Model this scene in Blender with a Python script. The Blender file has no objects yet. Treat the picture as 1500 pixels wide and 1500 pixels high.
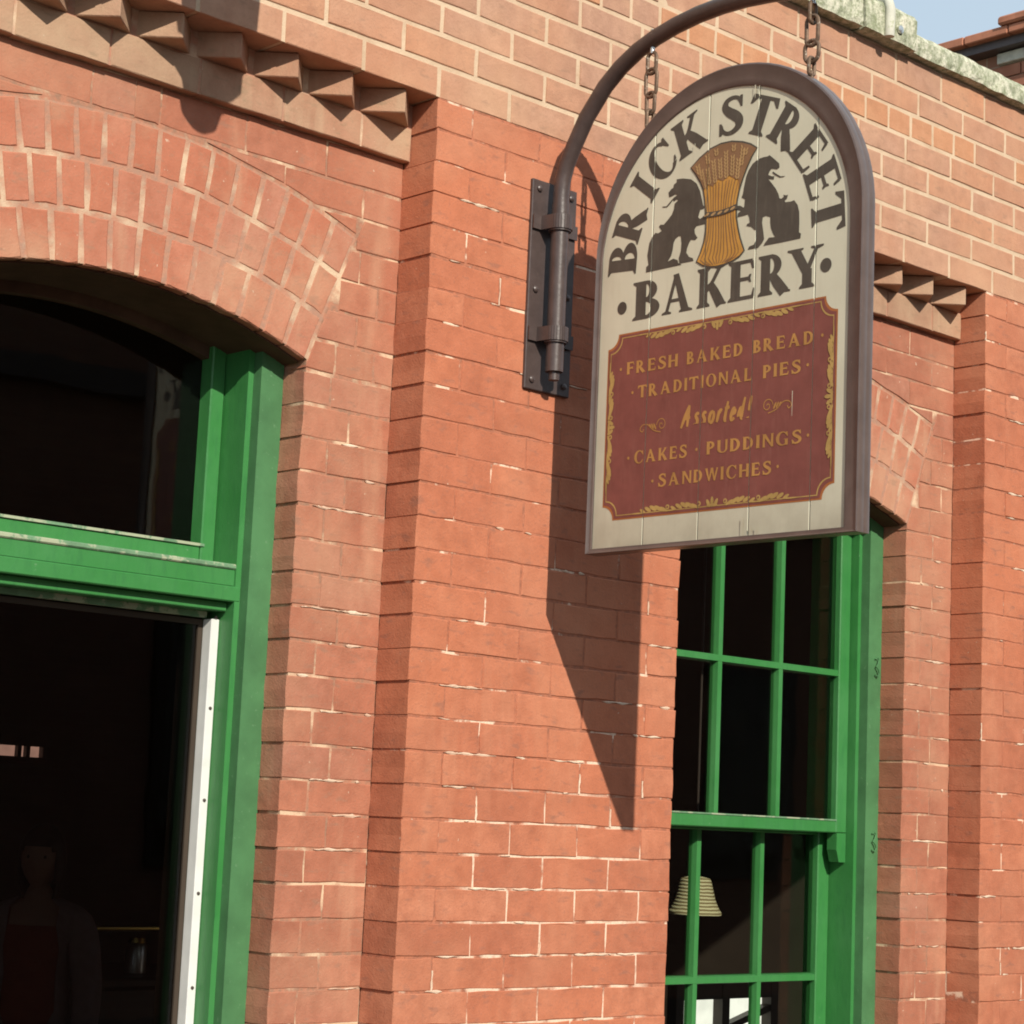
import bpy, bmesh, math, random
from mathutils import Vector, Matrix
from mathutils.geometry import tessellate_polygon
random.seed(7)
PI = math.pi
S = bpy.context.scene
COL = S.collection

# ------------------------------------------------------------------ camera, sky, sun, exposure
CAM_POS = Vector((-3.068, -3.562, 1.674))
YAW, PITCH, ROLL = 0.7560, 0.1460, 0.0440
FOCAL = 3101.0 / 1500.0 * 36.0
fw = Vector((math.sin(YAW) * math.cos(PITCH), math.cos(YAW) * math.cos(PITCH), math.sin(PITCH)))
r0 = Vector((math.cos(YAW), -math.sin(YAW), 0)); u0 = r0.cross(fw)
rt = r0 * math.cos(ROLL) + u0 * math.sin(ROLL); upv = -r0 * math.sin(ROLL) + u0 * math.cos(ROLL)
cam = bpy.data.cameras.new('camera'); cam.lens = FOCAL; cam.sensor_width = 36.0; cam.clip_end = 600; cam.clip_start = 0.05
camo = bpy.data.objects.new('camera', cam); COL.objects.link(camo)
camo.matrix_world = Matrix(((rt.x, upv.x, -fw.x, CAM_POS.x), (rt.y, upv.y, -fw.y, CAM_POS.y), (rt.z, upv.z, -fw.z, CAM_POS.z), (0, 0, 0, 1)))
S.camera = camo
SUN = Vector((-0.375, -1.0, 0.645)).normalized()
w = bpy.data.worlds.new('World'); S.world = w; w.use_nodes = True
nt = w.node_tree; nt.nodes.clear()
sky = nt.nodes.new('ShaderNodeTexSky'); sky.sky_type = 'NISHITA'; sky.sun_disc = False
sky.sun_elevation = math.asin(SUN.z); sky.sun_rotation = math.atan2(SUN.x, SUN.y); sky.dust_density = 1.0; sky.air_density = 1.0; sky.ozone_density = 1.0
bg = nt.nodes.new('ShaderNodeBackground'); bg.inputs[1].default_value = 0.10
hz = nt.nodes.new('ShaderNodeMix'); hz.data_type = 'RGBA'; hz.inputs[0].default_value = 0.80; hz.inputs[7].default_value = (4.9, 6.0, 6.9, 1)   # thin bright haze over the whole sky
wo = nt.nodes.new('ShaderNodeOutputWorld'); nt.links.new(sky.outputs[0], hz.inputs[6]); nt.links.new(hz.outputs[2], bg.inputs[0]); nt.links.new(bg.outputs[0], wo.inputs[0])
sl = bpy.data.lights.new('sun', 'SUN'); sl.energy = 4.1; sl.angle = math.radians(0.5); sl.color = (1.0, 0.92, 0.80)
so = bpy.data.objects.new('sun', sl); COL.objects.link(so); so.rotation_euler = SUN.to_track_quat('Z', 'Y').to_euler()
so.location = SUN * 20
S.view_settings.view_transform = 'Standard'; S.view_settings.look = 'None'; S.view_settings.gamma = 1.0
S.view_settings.use_curve_mapping = False; S.view_settings.exposure = 0.33
S.cycles.filter_width = 1.9

# ------------------------------------------------------------------ helpers
def proj(P):
    d = Vector(P) - CAM_POS; ww = d.dot(fw)
    if ww < 0.05: return (-9e9, -9e9)
    return (750 + 3101 * d.dot(rt) / ww, 750 - 3101 * d.dot(upv) / ww)
def near_view(P, m=330):
    x, y = proj(P)
    return -m < x < 1500 + m and -m < y < 1500 + m
def link(name, me, mat, parent=None, loc=(0, 0, 0), rot=(0, 0, 0)):
    o = bpy.data.objects.new(name, me); COL.objects.link(o)
    if mat is not None:
        if len(me.materials) == 0: me.materials.append(mat)
    o.parent = parent; o.location = loc; o.rotation_euler = rot
    return o
def mesh(name, V, F, smooth=False):
    me = bpy.data.meshes.new(name); me.from_pydata([tuple(v) for v in V], [], F); me.update()
    if smooth: me.polygons.foreach_set('use_smooth', [True] * len(me.polygons))
    return me
def empty(name, loc=(0, 0, 0), parent=None):
    o = bpy.data.objects.new(name, None); COL.objects.link(o); o.location = loc; o.parent = parent; o.empty_display_size = .05
    return o
def tag(o, label=None, cat=None, group=None, kind=None):
    if label: o['label'] = label
    if cat: o['category'] = cat
    if group: o['group'] = group
    if kind: o['kind'] = kind
    return o
class MB:
    """collects solids into one mesh"""
    def __init__(s): s.V = []; s.F = []
    def box(s, x0, x1, y0, y1, z0, z1, b=0.0):
        if b <= 0:
            i = len(s.V)
            s.V += [(x0, y0, z0), (x1, y0, z0), (x1, y1, z0), (x0, y1, z0), (x0, y0, z1), (x1, y0, z1), (x1, y1, z1), (x0, y1, z1)]
            s.F += [tuple(i + k for k in f) for f in ((0, 3, 2, 1), (4, 5, 6, 7), (0, 1, 5, 4), (1, 2, 6, 5), (2, 3, 7, 6), (3, 0, 4, 7))]
        else:
            bm = bmesh.new(); bmesh.ops.create_cube(bm, size=1)
            for v in bm.verts: v.co = Vector(((x0 + x1) / 2 + v.co.x * (x1 - x0), (y0 + y1) / 2 + v.co.y * (y1 - y0), (z0 + z1) / 2 + v.co.z * (z1 - z0)))
            bmesh.ops.bevel(bm, geom=bm.edges[:], offset=b, segments=1, affect='EDGES', profile=.5)
            s.add_bm(bm)
        return s
    def add_bm(s, bm):
        i = len(s.V); bm.verts.index_update()
        s.V += [tuple(v.co) for v in bm.verts]; s.F += [tuple(i + v.index for v in f.verts) for f in bm.faces]; bm.free()
        return s
    def prism(s, poly, y0, y1):
        """poly (x,z) counter-clockwise seen from -y; solid between y0 (front) and y1"""
        i = len(s.V); n = len(poly)
        s.V += [(a, y0, b) for a, b in poly] + [(a, y1, b) for a, b in poly]
        s.F += [tuple(i + k for k in range(n)), tuple(i + n + k for k in reversed(range(n)))]
        s.F += [(i + k, i + n + k, i + n + (k + 1) % n, i + (k + 1) % n) for k in range(n)]
        return s
    def arcband(s, cx, cz, ra, rb, t0, t1, y0, y1, n=28):
        for k in range(n):
            a = t0 + (t1 - t0) * k / n; b = t0 + (t1 - t0) * (k + 1) / n
            q = [(cx + ra * math.sin(a), cz + ra * math.cos(a)), (cx + ra * math.sin(b), cz + ra * math.cos(b)), (cx + rb * math.sin(b), cz + rb * math.cos(b)), (cx + rb * math.sin(a), cz + rb * math.cos(a))]
            i = len(s.V)
            s.V += [(p, y0, z) for p, z in q] + [(p, y1, z) for p, z in q]
            f = [(0, 1, 2, 3), (7, 6, 5, 4), (0, 4, 5, 1), (2, 6, 7, 3)]
            if k == 0: f.append((3, 7, 4, 0))
            if k == n - 1: f.append((1, 5, 6, 2))
            s.F += [tuple(i + v for v in g) for g in f]
        return s
    def tube(s, pts, rad, n=12, closed=False, caps=True):
        P = [Vector(p) for p in pts]; m = len(P); i = len(s.V)
        nrm = None
        for k, p in enumerate(P):
            if closed: t = (P[(k + 1) % m] - P[k - 1])
            else: t = P[min(k + 1, m - 1)] - P[max(k - 1, 0)]
            t.normalize()
            if nrm is None:
                nrm = t.orthogonal().normalized()
                if abs(t.x) < .9: nrm = (Vector((1, 0, 0)) - t * t.x).normalized()
            else:
                nrm = (nrm - t * nrm.dot(t)).normalized()
            bn = t.cross(nrm)
            r = rad[k] if isinstance(rad, (list, tuple)) else rad
            for j in range(n):
                a = 2 * PI * j / n
                s.V.append(tuple(p + nrm * r * math.cos(a) + bn * r * math.sin(a)))
        for k in range(m if closed else m - 1):
            k2 = (k + 1) % m
            for j in range(n):
                j2 = (j + 1) % n
                s.F.append((i + k * n + j, i + k * n + j2, i + k2 * n + j2, i + k2 * n + j))
        if not closed and caps:
            s.F.append(tuple(i + j for j in reversed(range(n)))); s.F.append(tuple(i + (m - 1) * n + j for j in range(n)))
        return s
    def lathe(s, cx, cy, prof, n=24):
        """prof list of (r,z)"""
        i = len(s.V); m = len(prof)
        for r, z in prof:
            for j in range(n): s.V.append((cx + r * math.cos(2 * PI * j / n), cy + r * math.sin(2 * PI * j / n), z))
        for k in range(m - 1):
            for j in range(n):
                j2 = (j + 1) % n; s.F.append((i + k * n + j, i + k * n + j2, i + (k + 1) * n + j2, i + (k + 1) * n + j))
        return s
    def ball(s, c, r, n=14):
        bm = bmesh.new(); bmesh.ops.create_uvsphere(bm, u_segments=n, v_segments=n // 2 + 1, radius=r)
        for v in bm.verts: v.co += Vector(c)
        return s.add_bm(bm)
    def build(s, name, mat, parent=None, smooth=False, loc=(0, 0, 0)):
        me = mesh(name, s.V, s.F); 
        if smooth:
            me.polygons.foreach_set('use_smooth', [True] * len(me.polygons))
            try: me.set_sharp_from_angle(angle=math.radians(40))
            except Exception: pass
        return link(name, me, mat, parent, loc)

# ------------------------------------------------------------------ materials
class N:
    """tiny node-graph helper"""
    def __init__(s, name, rough=.8, spec=.3):
        s.m = bpy.data.materials.new(name); s.m.use_nodes = True; s.t = s.m.node_tree; s.t.nodes.clear()
        s.b = s.t.nodes.new('ShaderNodeBsdfPrincipled'); s.o = s.t.nodes.new('ShaderNodeOutputMaterial')
        s.t.links.new(s.b.outputs[0], s.o.inputs[0]); s.b.inputs['Roughness'].default_value = rough; s.b.inputs['Specular IOR Level'].default_value = spec
    def n(s, typ, **kw):
        x = s.t.nodes.new(typ)
        for k, v in kw.items(): setattr(x, k, v)
        return x
    def L(s, a, b): s.t.links.new(a, b)
    def pos(s): return s.n('ShaderNodeNewGeometry').outputs['Position']
    def objco(s): return s.n('ShaderNodeTexCoord').outputs['Object']
    def rnd(s): return s.n('ShaderNodeObjectInfo').outputs['Random']
    def noise(s, vec, scale, detail=4, rough=.55, stretch=None):
        if stretch:
            mp = s.n('ShaderNodeMapping'); mp.inputs['Scale'].default_value = stretch; s.L(vec, mp.inputs[0]); vec = mp.outputs[0]
        x = s.n('ShaderNodeTexNoise'); x.inputs['Scale'].default_value = scale; x.inputs['Detail'].default_value = detail; x.inputs['Roughness'].default_value = rough
        s.L(vec, x.inputs['Vector']); return x.outputs['Fac']
    def ramp(s, fac, stops, interp='LINEAR'):
        r = s.n('ShaderNodeValToRGB'); r.color_ramp.interpolation = interp
        e = r.color_ramp.elements
        while len(e) > 1: e.remove(e[-1])
        for k, (p, c) in enumerate(stops):
            x = e[0] if k == 0 else e.new(p)
            x.position = p; x.color = (c[0], c[1], c[2], 1) if isinstance(c, (tuple, list)) else (c, c, c, 1)
        s.L(fac, r.inputs[0]); return r.outputs[0]
    def mix(s, fac, a, b, mode='MIX'):
        x = s.n('ShaderNodeMix', data_type='RGBA', blend_type=mode)
        if isinstance(fac, (int, float)): x.inputs[0].default_value = fac
        else: s.L(fac, x.inputs[0])
        for k, v in ((6, a), (7, b)):
            if isinstance(v, (tuple, list)): x.inputs[k].default_value = (v[0], v[1], v[2], 1)
            else: s.L(v, x.inputs[k])
        return x.outputs[2]
    def math(s, op, a, b=0.0, clamp=False):
        x = s.n('ShaderNodeMath', operation=op, use_clamp=clamp)
        for k, v in ((0, a), (1, b)):
            if isinstance(v, (int, float)): x.inputs[k].default_value = v
            else: s.L(v, x.inputs[k])
        return x.outputs[0]
    def sep(s, vec):
        x = s.n('ShaderNodeSeparateXYZ'); s.L(vec, x.inputs[0]); return x.outputs
    def color(s, c):
        if isinstance(c, (tuple, list)): s.b.inputs['Base Color'].default_value = (c[0], c[1], c[2], 1)
        else: s.L(c, s.b.inputs['Base Color'])
    def bump(s, h, strength=.3, dist=.003):
        x = s.n('ShaderNodeBump'); x.inputs['Strength'].default_value = strength; x.inputs['Distance'].default_value = dist
        s.L(h, x.inputs['Height']); s.L(x.outputs[0], s.b.inputs['Normal'])

def offset_co(g, base, amount=40):
    """object coordinates pushed by the object's random number, so alike pieces differ"""
    c = g.n('ShaderNodeVectorMath', operation='ADD'); v = g.n('ShaderNodeCombineXYZ')
    m = g.math('MULTIPLY', g.rnd(), amount); 
    for k in range(3): g.L(m, v.inputs[k])
    g.L(base, c.inputs[0]); g.L(v.outputs[0], c.inputs[1]); return c.outputs[0]

def brick_mat(name, stops, dirt, bloom, fleck=.55, bump=.55):
    g = N(name, .88, .2)
    p = g.pos(); oc = offset_co(g, p)
    base = g.ramp(g.rnd(), stops)
    mot = g.noise(oc, 22, 6, .65)
    base = g.mix(g.ramp(mot, [(.3, 0.0), (.72, .75)]), base, (base_dark(stops)))
    reg = g.noise(p, 1.1, 4, .6); base = g.mix(g.ramp(reg, [(.42, 0), (.66, .55)]), base, (stops[-1][1][0] * 1.06, stops[-1][1][1] * .92, stops[-1][1][2] * .80))
    fine = g.noise(oc, 190, 3, .6)
    base = g.mix(g.ramp(fine, [(.52, 0), (.78, .5)]), base, dirt)
    big = g.noise(p, 2.6, 5, .6)
    base = g.mix(g.math('MULTIPLY', g.ramp(big, [(.46, 0), (.72, 1)]), bloom[3]), base, bloom[:3])
    run = g.noise(p, 9.0, 4, .6, (1, 1, .16))
    base = g.mix(g.math('MULTIPLY', g.ramp(run, [(.56, 0), (.74, 1)]), bloom[3] * .8), base, bloom[:3])
    sm = g.noise(oc, 34, 3, .5, (.55, .55, 1.6))
    base = g.mix(g.math('MULTIPLY', g.ramp(sm, [(.61, 0), (.73, 1)]), .52), base, dirt)
    fl = g.noise(p, 75, 2, .5)
    base = g.mix(g.math('MULTIPLY', g.ramp(fl, [(.74, 0), (.79, 1)]), fleck), base, (.62, .5, .38))
    g.color(base)
    h = g.math('ADD', g.math('MULTIPLY', mot, .8), g.math('MULTIPLY', fine, .5))
    g.bump(h, bump, .004)
    return g.m
def base_dark(stops):
    c = stops[0][1]; return (c[0] * .72, c[1] * .68, c[2] * .66)

M = {}
M['brick_low'] = brick_mat('red brick', [(0, (.41, .142, .080)), (.25, (.46, .160, .090)), (.5, (.49, .178, .098)), (.75, (.44, .150, .084)), (1, (.52, .205, .118))], (.25, .12, .085), (.55, .26, .155, .45))
M['brick_panel'] = brick_mat('red panel brick', [(0, (.37, .145, .090)), (.3, (.41, .156, .095)), (.6, (.455, .176, .106)), (1, (.40, .175, .118))], (.28, .16, .11), (.52, .30, .19, .55))
M['brick_arch'] = brick_mat('arch brick', [(0, (.43, .155, .092)), (.3, (.47, .172, .104)), (.6, (.49, .19, .118)), (1, (.43, .19, .13))], (.30, .18, .12), (.50, .31, .20, .8))
M['brick_top'] = brick_mat('weathered tan brick', [(0, (.41, .232, .160)), (.3, (.46, .268, .186)), (.55, (.49, .290, .200)), (.8, (.43, .238, .162)), (.93, (.50, .27, .17)), (1, (.53, .27, .16))], (.30, .18, .12), (.56, .34, .21, .5), .2)
M['brick_orange'] = brick_mat('orange header brick', [(0, (.50, .245, .135)), (.5, (.55, .275, .15)), (1, (.48, .25, .15))], (.33, .18, .1), (.58, .34, .2, .35), .2)
M['brick_tooth'] = brick_mat('dusty tooth brick', [(0, (.38, .225, .148)), (.5, (.43, .275, .18)), (1, (.42, .215, .15))], (.26, .19, .12), (.50, .38, .25, .7), .3)

def mortar_mat(name, red, pale, dark, lo, hi, patch=None):
    g = N(name, .92, .15); p = g.pos()
    a = g.noise(p, 7.5, 5, .6); b = g.noise(p, 60, 4, .6); c = g.noise(p, 300, 2, .5)
    col = g.mix(g.ramp(b, [(.4, 0), (.6, 1)]), red, dark)
    col = g.mix(g.ramp(a, [(lo, 0), (hi, 1)]), col, pale)
    if patch:
        x, _, z = g.sep(p)[:3]; cx_, cz_, rx_, rz_ = patch
        d = g.math('ADD', g.math('POWER', g.math('ABSOLUTE', g.math('DIVIDE', g.math('SUBTRACT', x, cx_), rx_)), 4.0), g.math('POWER', g.math('ABSOLUTE', g.math('DIVIDE', g.math('SUBTRACT', z, cz_), rz_)), 4.0))
        f_ = g.math('MULTIPLY', g.ramp(d, [(.5, 1), (1, 0)]), g.ramp(g.noise(p, 13, 4, .6), [(.40, 0), (.52, 1)])); col = g.mix(f_, col, pale)
    col = g.mix(g.ramp(c, [(.5, 0), (.75, .3)]), col, dark)
    g.color(col); g.bump(g.math('ADD', b, g.math('MULTIPLY', c, .4)), .5, .004)
    return g.m
M['mortar_low'] = mortar_mat('red washed mortar', (.44, .165, .095), (.74, .56, .42), (.30, .125, .078), .57, .61, (.49, 1.30, .33, .48))
M['mortar_panel'] = mortar_mat('pink washed mortar', (.42, .19, .12), (.64, .46, .31), (.30, .17, .115), .50, .60)
M['mortar_arch'] = mortar_mat('cream arch mortar', (.44, .22, .145), (.60, .45, .31), (.36, .21, .15), .50, .66)
M['mortar_top'] = mortar_mat('cream mortar', (.54, .40, .275), (.59, .45, .315), (.49, .35, .235), .4, .6)

def simple(name, c, rough=.6, spec=.4, var=.25, scale=30, bump=.15, metal=0.0, wear=None, coat=0.0):
    g = N(name, rough, spec); p = g.pos(); n1 = g.noise(p, scale, 5, .6)
    col = g.mix(g.ramp(n1, [(.35, 0), (.7, 1)]), c, tuple(v * (1 - var) for v in c))
    if wear:
        wn = g.noise(p, wear[3] if len(wear) > 3 else 45, 5, .65)
        t0 = wear[4] if len(wear) > 4 else .66
        col = g.mix(g.ramp(wn, [(t0, 0), (t0 + .05, .8)]), col, wear[:3])
    g.color(col); g.bump(g.noise(p, scale * 3, 4, .6), bump, .002)
    g.b.inputs['Metallic'].default_value = metal; g.b.inputs['Coat Weight'].default_value = coat; g.b.inputs['Coat Roughness'].default_value = .15
    return g.m
def green_mat():
    g = N('green gloss paint', .42, .45); p = g.pos()
    n1 = g.noise(p, 5, 5, .6); n2 = g.noise(p, 70, 4, .6, (1, 1, .25)); n3 = g.noise(p, 38, 6, .7)
    col = g.mix(g.ramp(n1, [(.35, 0), (.65, 1)]), (.034, .190, .044), (.052, .215, .064))
    col = g.mix(g.ramp(n2, [(.5, 0), (.8, .5)]), col, (.025, .125, .042))
    col = g.mix(g.ramp(n3, [(.68, 0), (.72, .6)]), col, (.16, .30, .16))
    g.color(col); g.bump(g.math('ADD', n2, n3), .25, .0025); return g.m
M['green'] = green_mat()
M['green_dirty'] = simple('weathered green paint', (.16, .29, .165), .6, .3, .35, 30, .4, wear=(.40, .42, .29, 18, .50))
M['green_faded'] = simple('faded green paint', (.072, .205, .082), .6, .3, .3, 9, .35, wear=(.11, .235, .115, 75, .64))
M['iron'] = simple('brown painted iron', (.078, .055, .050), .38, .5, .3, 25, .25, .0, wear=(.17, .12, .10, 60, .7))
M['rust'] = simple('rusty galvanised chain', (.20, .13, .085), .55, .5, .45, 80, .3, .5, wear=(.45, .40, .33, 90, .6))
M['bright_metal'] = simple('bright zinc', (.75, .74, .70), .3, .5, .2, 40, .1, .9)
M['frame'] = simple('brown sign moulding', (.120, .088, .078), .30, .5, .25, 18, .12, wear=(.30, .24, .21, 55, .72))
M['white_strip'] = simple('white weatherstrip', (.70, .71, .68), .5, .4, .12, 14, .05, wear=(.40, .39, .35, 30, .68))
def cream_mat():
    g = N('cream sign paint', .5, .35); p = g.pos()
    n1 = g.noise(p, 4.5, 5, .6); n2 = g.noise(p, 60, 4, .6, (1, 1, .12)); n3 = g.noise(p, 16, 5, .6)
    col = g.mix(g.ramp(n1, [(.35, 0), (.7, 1)]), (.63, .61, .47), (.56, .54, .41))
    col = g.mix(g.ramp(n2, [(.55, 0), (.85, .45)]), col, (.48, .45, .33))
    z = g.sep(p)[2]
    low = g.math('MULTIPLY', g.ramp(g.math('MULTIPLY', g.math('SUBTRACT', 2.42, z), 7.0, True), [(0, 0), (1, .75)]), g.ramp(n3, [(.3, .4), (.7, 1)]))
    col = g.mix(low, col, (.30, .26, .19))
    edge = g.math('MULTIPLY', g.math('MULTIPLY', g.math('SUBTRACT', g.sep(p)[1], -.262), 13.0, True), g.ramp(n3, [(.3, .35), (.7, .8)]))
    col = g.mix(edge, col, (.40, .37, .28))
    g.color(col); g.bump(n2, .15, .001); return g.m
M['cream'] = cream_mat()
def print_mat(name, c, rough=.5, var=.3, fade=None):
    g = N(name, rough, .3); p = g.pos(); n1 = g.noise(p, 18, 5, .65); n2 = g.noise(p, 90, 4, .6, (1, 1, .15))
    col = g.mix(g.ramp(n1, [(.35, 0), (.72, 1)]), c, tuple(v * (1 - var) for v in c))
    if fade: col = g.mix(g.ramp(n2, [(.52, 0), (.8, .6)]), col, fade)
    g.color(col); return g.m
M['black'] = print_mat('black sign lettering', (.090, .078, .063), fade=(.125, .11, .085))
M['maroon'] = print_mat('maroon sign panel', (.235, .078, .064), .45, .22, (.26, .105, .085))
M['gold'] = print_mat('gold lettering', (.50, .255, .080), .45, .3, (.36, .18, .075))
M['gold_pale'] = print_mat('pale gold ornament', (.52, .34, .115), .45, .35, (.3, .17, .06))
M['wheat'] = print_mat('golden straw paint', (.58, .30, .068), .5, .2, (.48, .21, .06))
M['wheat_head'] = print_mat('brown ear paint', (.27, .15, .078), .5, .3, (.22, .11, .06))
M['grain'] = print_mat('pale grain paint', (.46, .29, .13), .5, .25)
M['orange_line'] = print_mat('orange border line', (.42, .15, .05), .5, .2)
def stone_mat():
    g = N('lichen covered coping stone', .9, .2); p = g.pos()
    a = g.noise(p, 30, 7, .72, (1, 1, .65)); b = g.noise(p, 85, 5, .65); c = g.noise(p, 6, 4, .6)
    col = g.ramp(a, [(.36, (.23, .25, .165)), (.47, (.40, .41, .30)), (.56, (.60, .59, .46)), (.7, (.68, .64, .53))])
    col = g.mix(g.ramp(b, [(.50, 0), (.66, .75)]), col, (.20, .23, .12))
    col = g.mix(g.ramp(c, [(.5, 0), (.75, .4)]), col, (.46, .50, .30))
    g.color(col); g.bump(g.math('ADD', a, b), .6, .012); return g.m
M['stone'] = stone_mat()
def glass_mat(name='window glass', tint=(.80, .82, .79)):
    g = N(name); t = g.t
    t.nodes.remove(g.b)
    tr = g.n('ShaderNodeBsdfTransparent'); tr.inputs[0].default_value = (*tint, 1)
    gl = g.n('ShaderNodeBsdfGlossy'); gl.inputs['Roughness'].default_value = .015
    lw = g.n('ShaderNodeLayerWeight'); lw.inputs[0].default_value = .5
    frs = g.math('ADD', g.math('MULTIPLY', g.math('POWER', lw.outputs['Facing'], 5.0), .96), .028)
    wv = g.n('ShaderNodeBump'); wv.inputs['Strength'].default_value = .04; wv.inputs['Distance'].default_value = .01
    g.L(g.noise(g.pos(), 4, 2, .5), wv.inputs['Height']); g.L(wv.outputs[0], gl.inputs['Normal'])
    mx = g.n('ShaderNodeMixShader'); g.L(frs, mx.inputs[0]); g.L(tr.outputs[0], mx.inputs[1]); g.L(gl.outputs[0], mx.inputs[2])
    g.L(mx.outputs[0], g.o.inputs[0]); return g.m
M['glass'] = glass_mat(); M['glass_dark'] = glass_mat('dimming door glass', (.54, .52, .50))  # door glass darkened so its colour dims the room and figure behind
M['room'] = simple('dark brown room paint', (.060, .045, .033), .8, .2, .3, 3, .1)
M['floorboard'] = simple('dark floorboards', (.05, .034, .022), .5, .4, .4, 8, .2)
M['soffit'] = simple('soffit shade brown', (.105, .060, .038), .75, .2, .35, 14, .3)  # dark brown that carries the shade under the arch
M['brass'] = simple('brass rail', (.72, .50, .14), .25, .5, .15, 20, .05, 1.0)
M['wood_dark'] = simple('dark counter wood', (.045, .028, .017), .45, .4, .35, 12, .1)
def emit(name, c, e):
    g = N(name); g.t.nodes.remove(g.b); x = g.n('ShaderNodeEmission'); n1 = g.noise(g.pos(), 14, 3, .5)
    g.L(g.mix(g.ramp(n1, [(.4, 0), (.7, .4)]), c, tuple(v * .6 for v in c)), x.inputs[0]); x.inputs[1].default_value = e; g.L(x.outputs[0], g.o.inputs[0]); return g.m
M['lit_window'] = emit('daylit back window', (.62, .36, .28), 1.3)
M['lit_bright'] = emit('bright back window', (1.0, .97, .86), 1.3)

# brick-textured sheet for what lies outside the picture
def brick_sheet(name, a, b, mo, sx=1.0, rough=.9):
    g = N(name, rough, .2); p = g.pos(); s = g.sep(p); v = g.n('ShaderNodeCombineXYZ')
    g.L(g.math('ADD', s[0], s[1]), v.inputs[0]); g.L(s[2], v.inputs[1])
    t = g.n('ShaderNodeTexBrick'); g.L(v.outputs[0], t.inputs['Vector'])
    t.inputs['Color1'].default_value = (*a, 1); t.inputs['Color2'].default_value = (*b, 1); t.inputs['Mortar'].default_value = (*mo, 1)
    t.inputs['Scale'].default_value = 1; t.inputs['Brick Width'].default_value = .225; t.inputs['Row Height'].default_value = .075; t.inputs['Mortar Size'].default_value = .005
    col = g.mix(g.ramp(g.noise(p, 3, 5, .6), [(.3, 0), (.7, .4)]), t.outputs[0], tuple(x * .6 for x in a)); g.color(col); return g.m
M['sheet'] = brick_sheet('red brickwork', (.46, .15, .075), (.5, .18, .09), (.42, .22, .14))
M['sheet_far'] = brick_sheet('far brickwork', (.30, .14, .095), (.34, .165, .11), (.36, .25, .18))
g = N('brick paved street', .9, .2); p = g.pos(); bt = g.n('ShaderNodeTexBrick'); g.L(p, bt.inputs['Vector']); bt.inputs['Color1'].default_value = (.085, .060, .048, 1); bt.inputs['Color2'].default_value = (.105, .072, .056, 1); bt.inputs['Mortar'].default_value = (.06, .052, .045, 1); bt.inputs['Scale'].default_value = 1; bt.inputs['Brick Width'].default_value = .22; bt.inputs['Row Height'].default_value = .11; bt.inputs['Mortar Size'].default_value = .006
g.color(bt.outputs[0]); M['street'] = g.m

# ------------------------------------------------------------------ ground (structure)
me = mesh('ground', [(-150, -150, 0), (150, -150, 0), (150, 150, 0), (-150, 150, 0)], [(0, 1, 2, 3)])
tag(link('street', me, M['street']), kind='structure')

# ------------------------------------------------------------------ bricks
def brick_poly_mesh(poly, depth, bev, jit, seed, name='brick'):
    """a brick with worn arrises from a polygon (x,z), ccw seen from the front; front at y=0, back at y=depth"""
    r = random.Random(seed); P = []
    n = len(poly)
    for k in range(n):
        a = poly[k]; b = poly[(k + 1) % n]; d = math.hypot(b[0] - a[0], b[1] - a[1])
        P.append(a); m = 3 if d > .17 else (1 if d > .045 else 0)
        for q in range(m): t = (q + 1) / (m + 1) + r.uniform(-.05, .05); P.append((a[0] + (b[0] - a[0]) * t, a[1] + (b[1] - a[1]) * t))
    cx = sum(p[0] for p in P) / len(P); cz = sum(p[1] for p in P) / len(P)
    P = [(x + r.uniform(-jit, jit), z + r.uniform(-jit, jit)) for x, z in P]
    m = len(P); V = []; F = []
    for x, z in P:
        d = max(1e-6, math.hypot(x - cx, z - cz)); hx = abs(x - cx); hz = abs(z - cz); q = bev * r.uniform(.7, 1.5)
        sx = (x - cx) / max(hx, 1e-6) * min(q, hx); sz = (z - cz) / max(hz, 1e-6) * min(q, hz)
        V.append((x - sx * (1 if hx > .01 else 0), r.uniform(-.0007, .0007), z - sz * (1 if hz > .01 else 0)))
    for x, z in P: V.append((x, bev * 1.1, z))
    for x, z in P: V.append((x, depth, z))
    F.append(tuple(range(m)))
    for a in (0, m):
        for k in range(m): k2 = (k + 1) % m; F.append((a + k, a + m + k, a + m + k2, a + k2))
    return mesh(name, V, F)
_cache = {}
def brick_mesh(L, H, depth, bev, jit, var):
    """one of a few shared meshes for this size"""
    k = (round(L, 3), round(H, 3), round(depth, 3), round(bev, 4), var)
    if k not in _cache: _cache[k] = brick_poly_mesh([(-L / 2, -H / 2), (L / 2, -H / 2), (L / 2, H / 2), (-L / 2, H / 2)], depth, bev, jit, hash(k) % 9999)
    return _cache[k]
def mat_mesh(me, mat):
    key = (me.name, mat.name)
    if key in _cache: return _cache[key]
    if len(me.materials) == 0: me.materials.append(mat); _cache[key] = me; return me
    if me.materials[0] == mat: return me
    m2 = me.copy(); m2.materials[0] = mat; _cache[key] = m2; return m2
def lay(parent, mat, x0, x1, z0, z1, y, depth, bev, jit, wob=.0012, margin=330):
    c = ((x0 + x1) / 2, y, (z0 + z1) / 2)
    if not near_view(c, margin): return None
    me = mat_mesh(brick_mesh(x1 - x0, z1 - z0, depth, bev, jit, random.randrange(7)), mat)
    o = link('brick', me, mat, parent, (c[0], y + random.uniform(-wob, wob), c[2]), (random.uniform(-.006, .006), random.uniform(-.006, .006), random.uniform(-.006, .006)))
    return o
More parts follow.
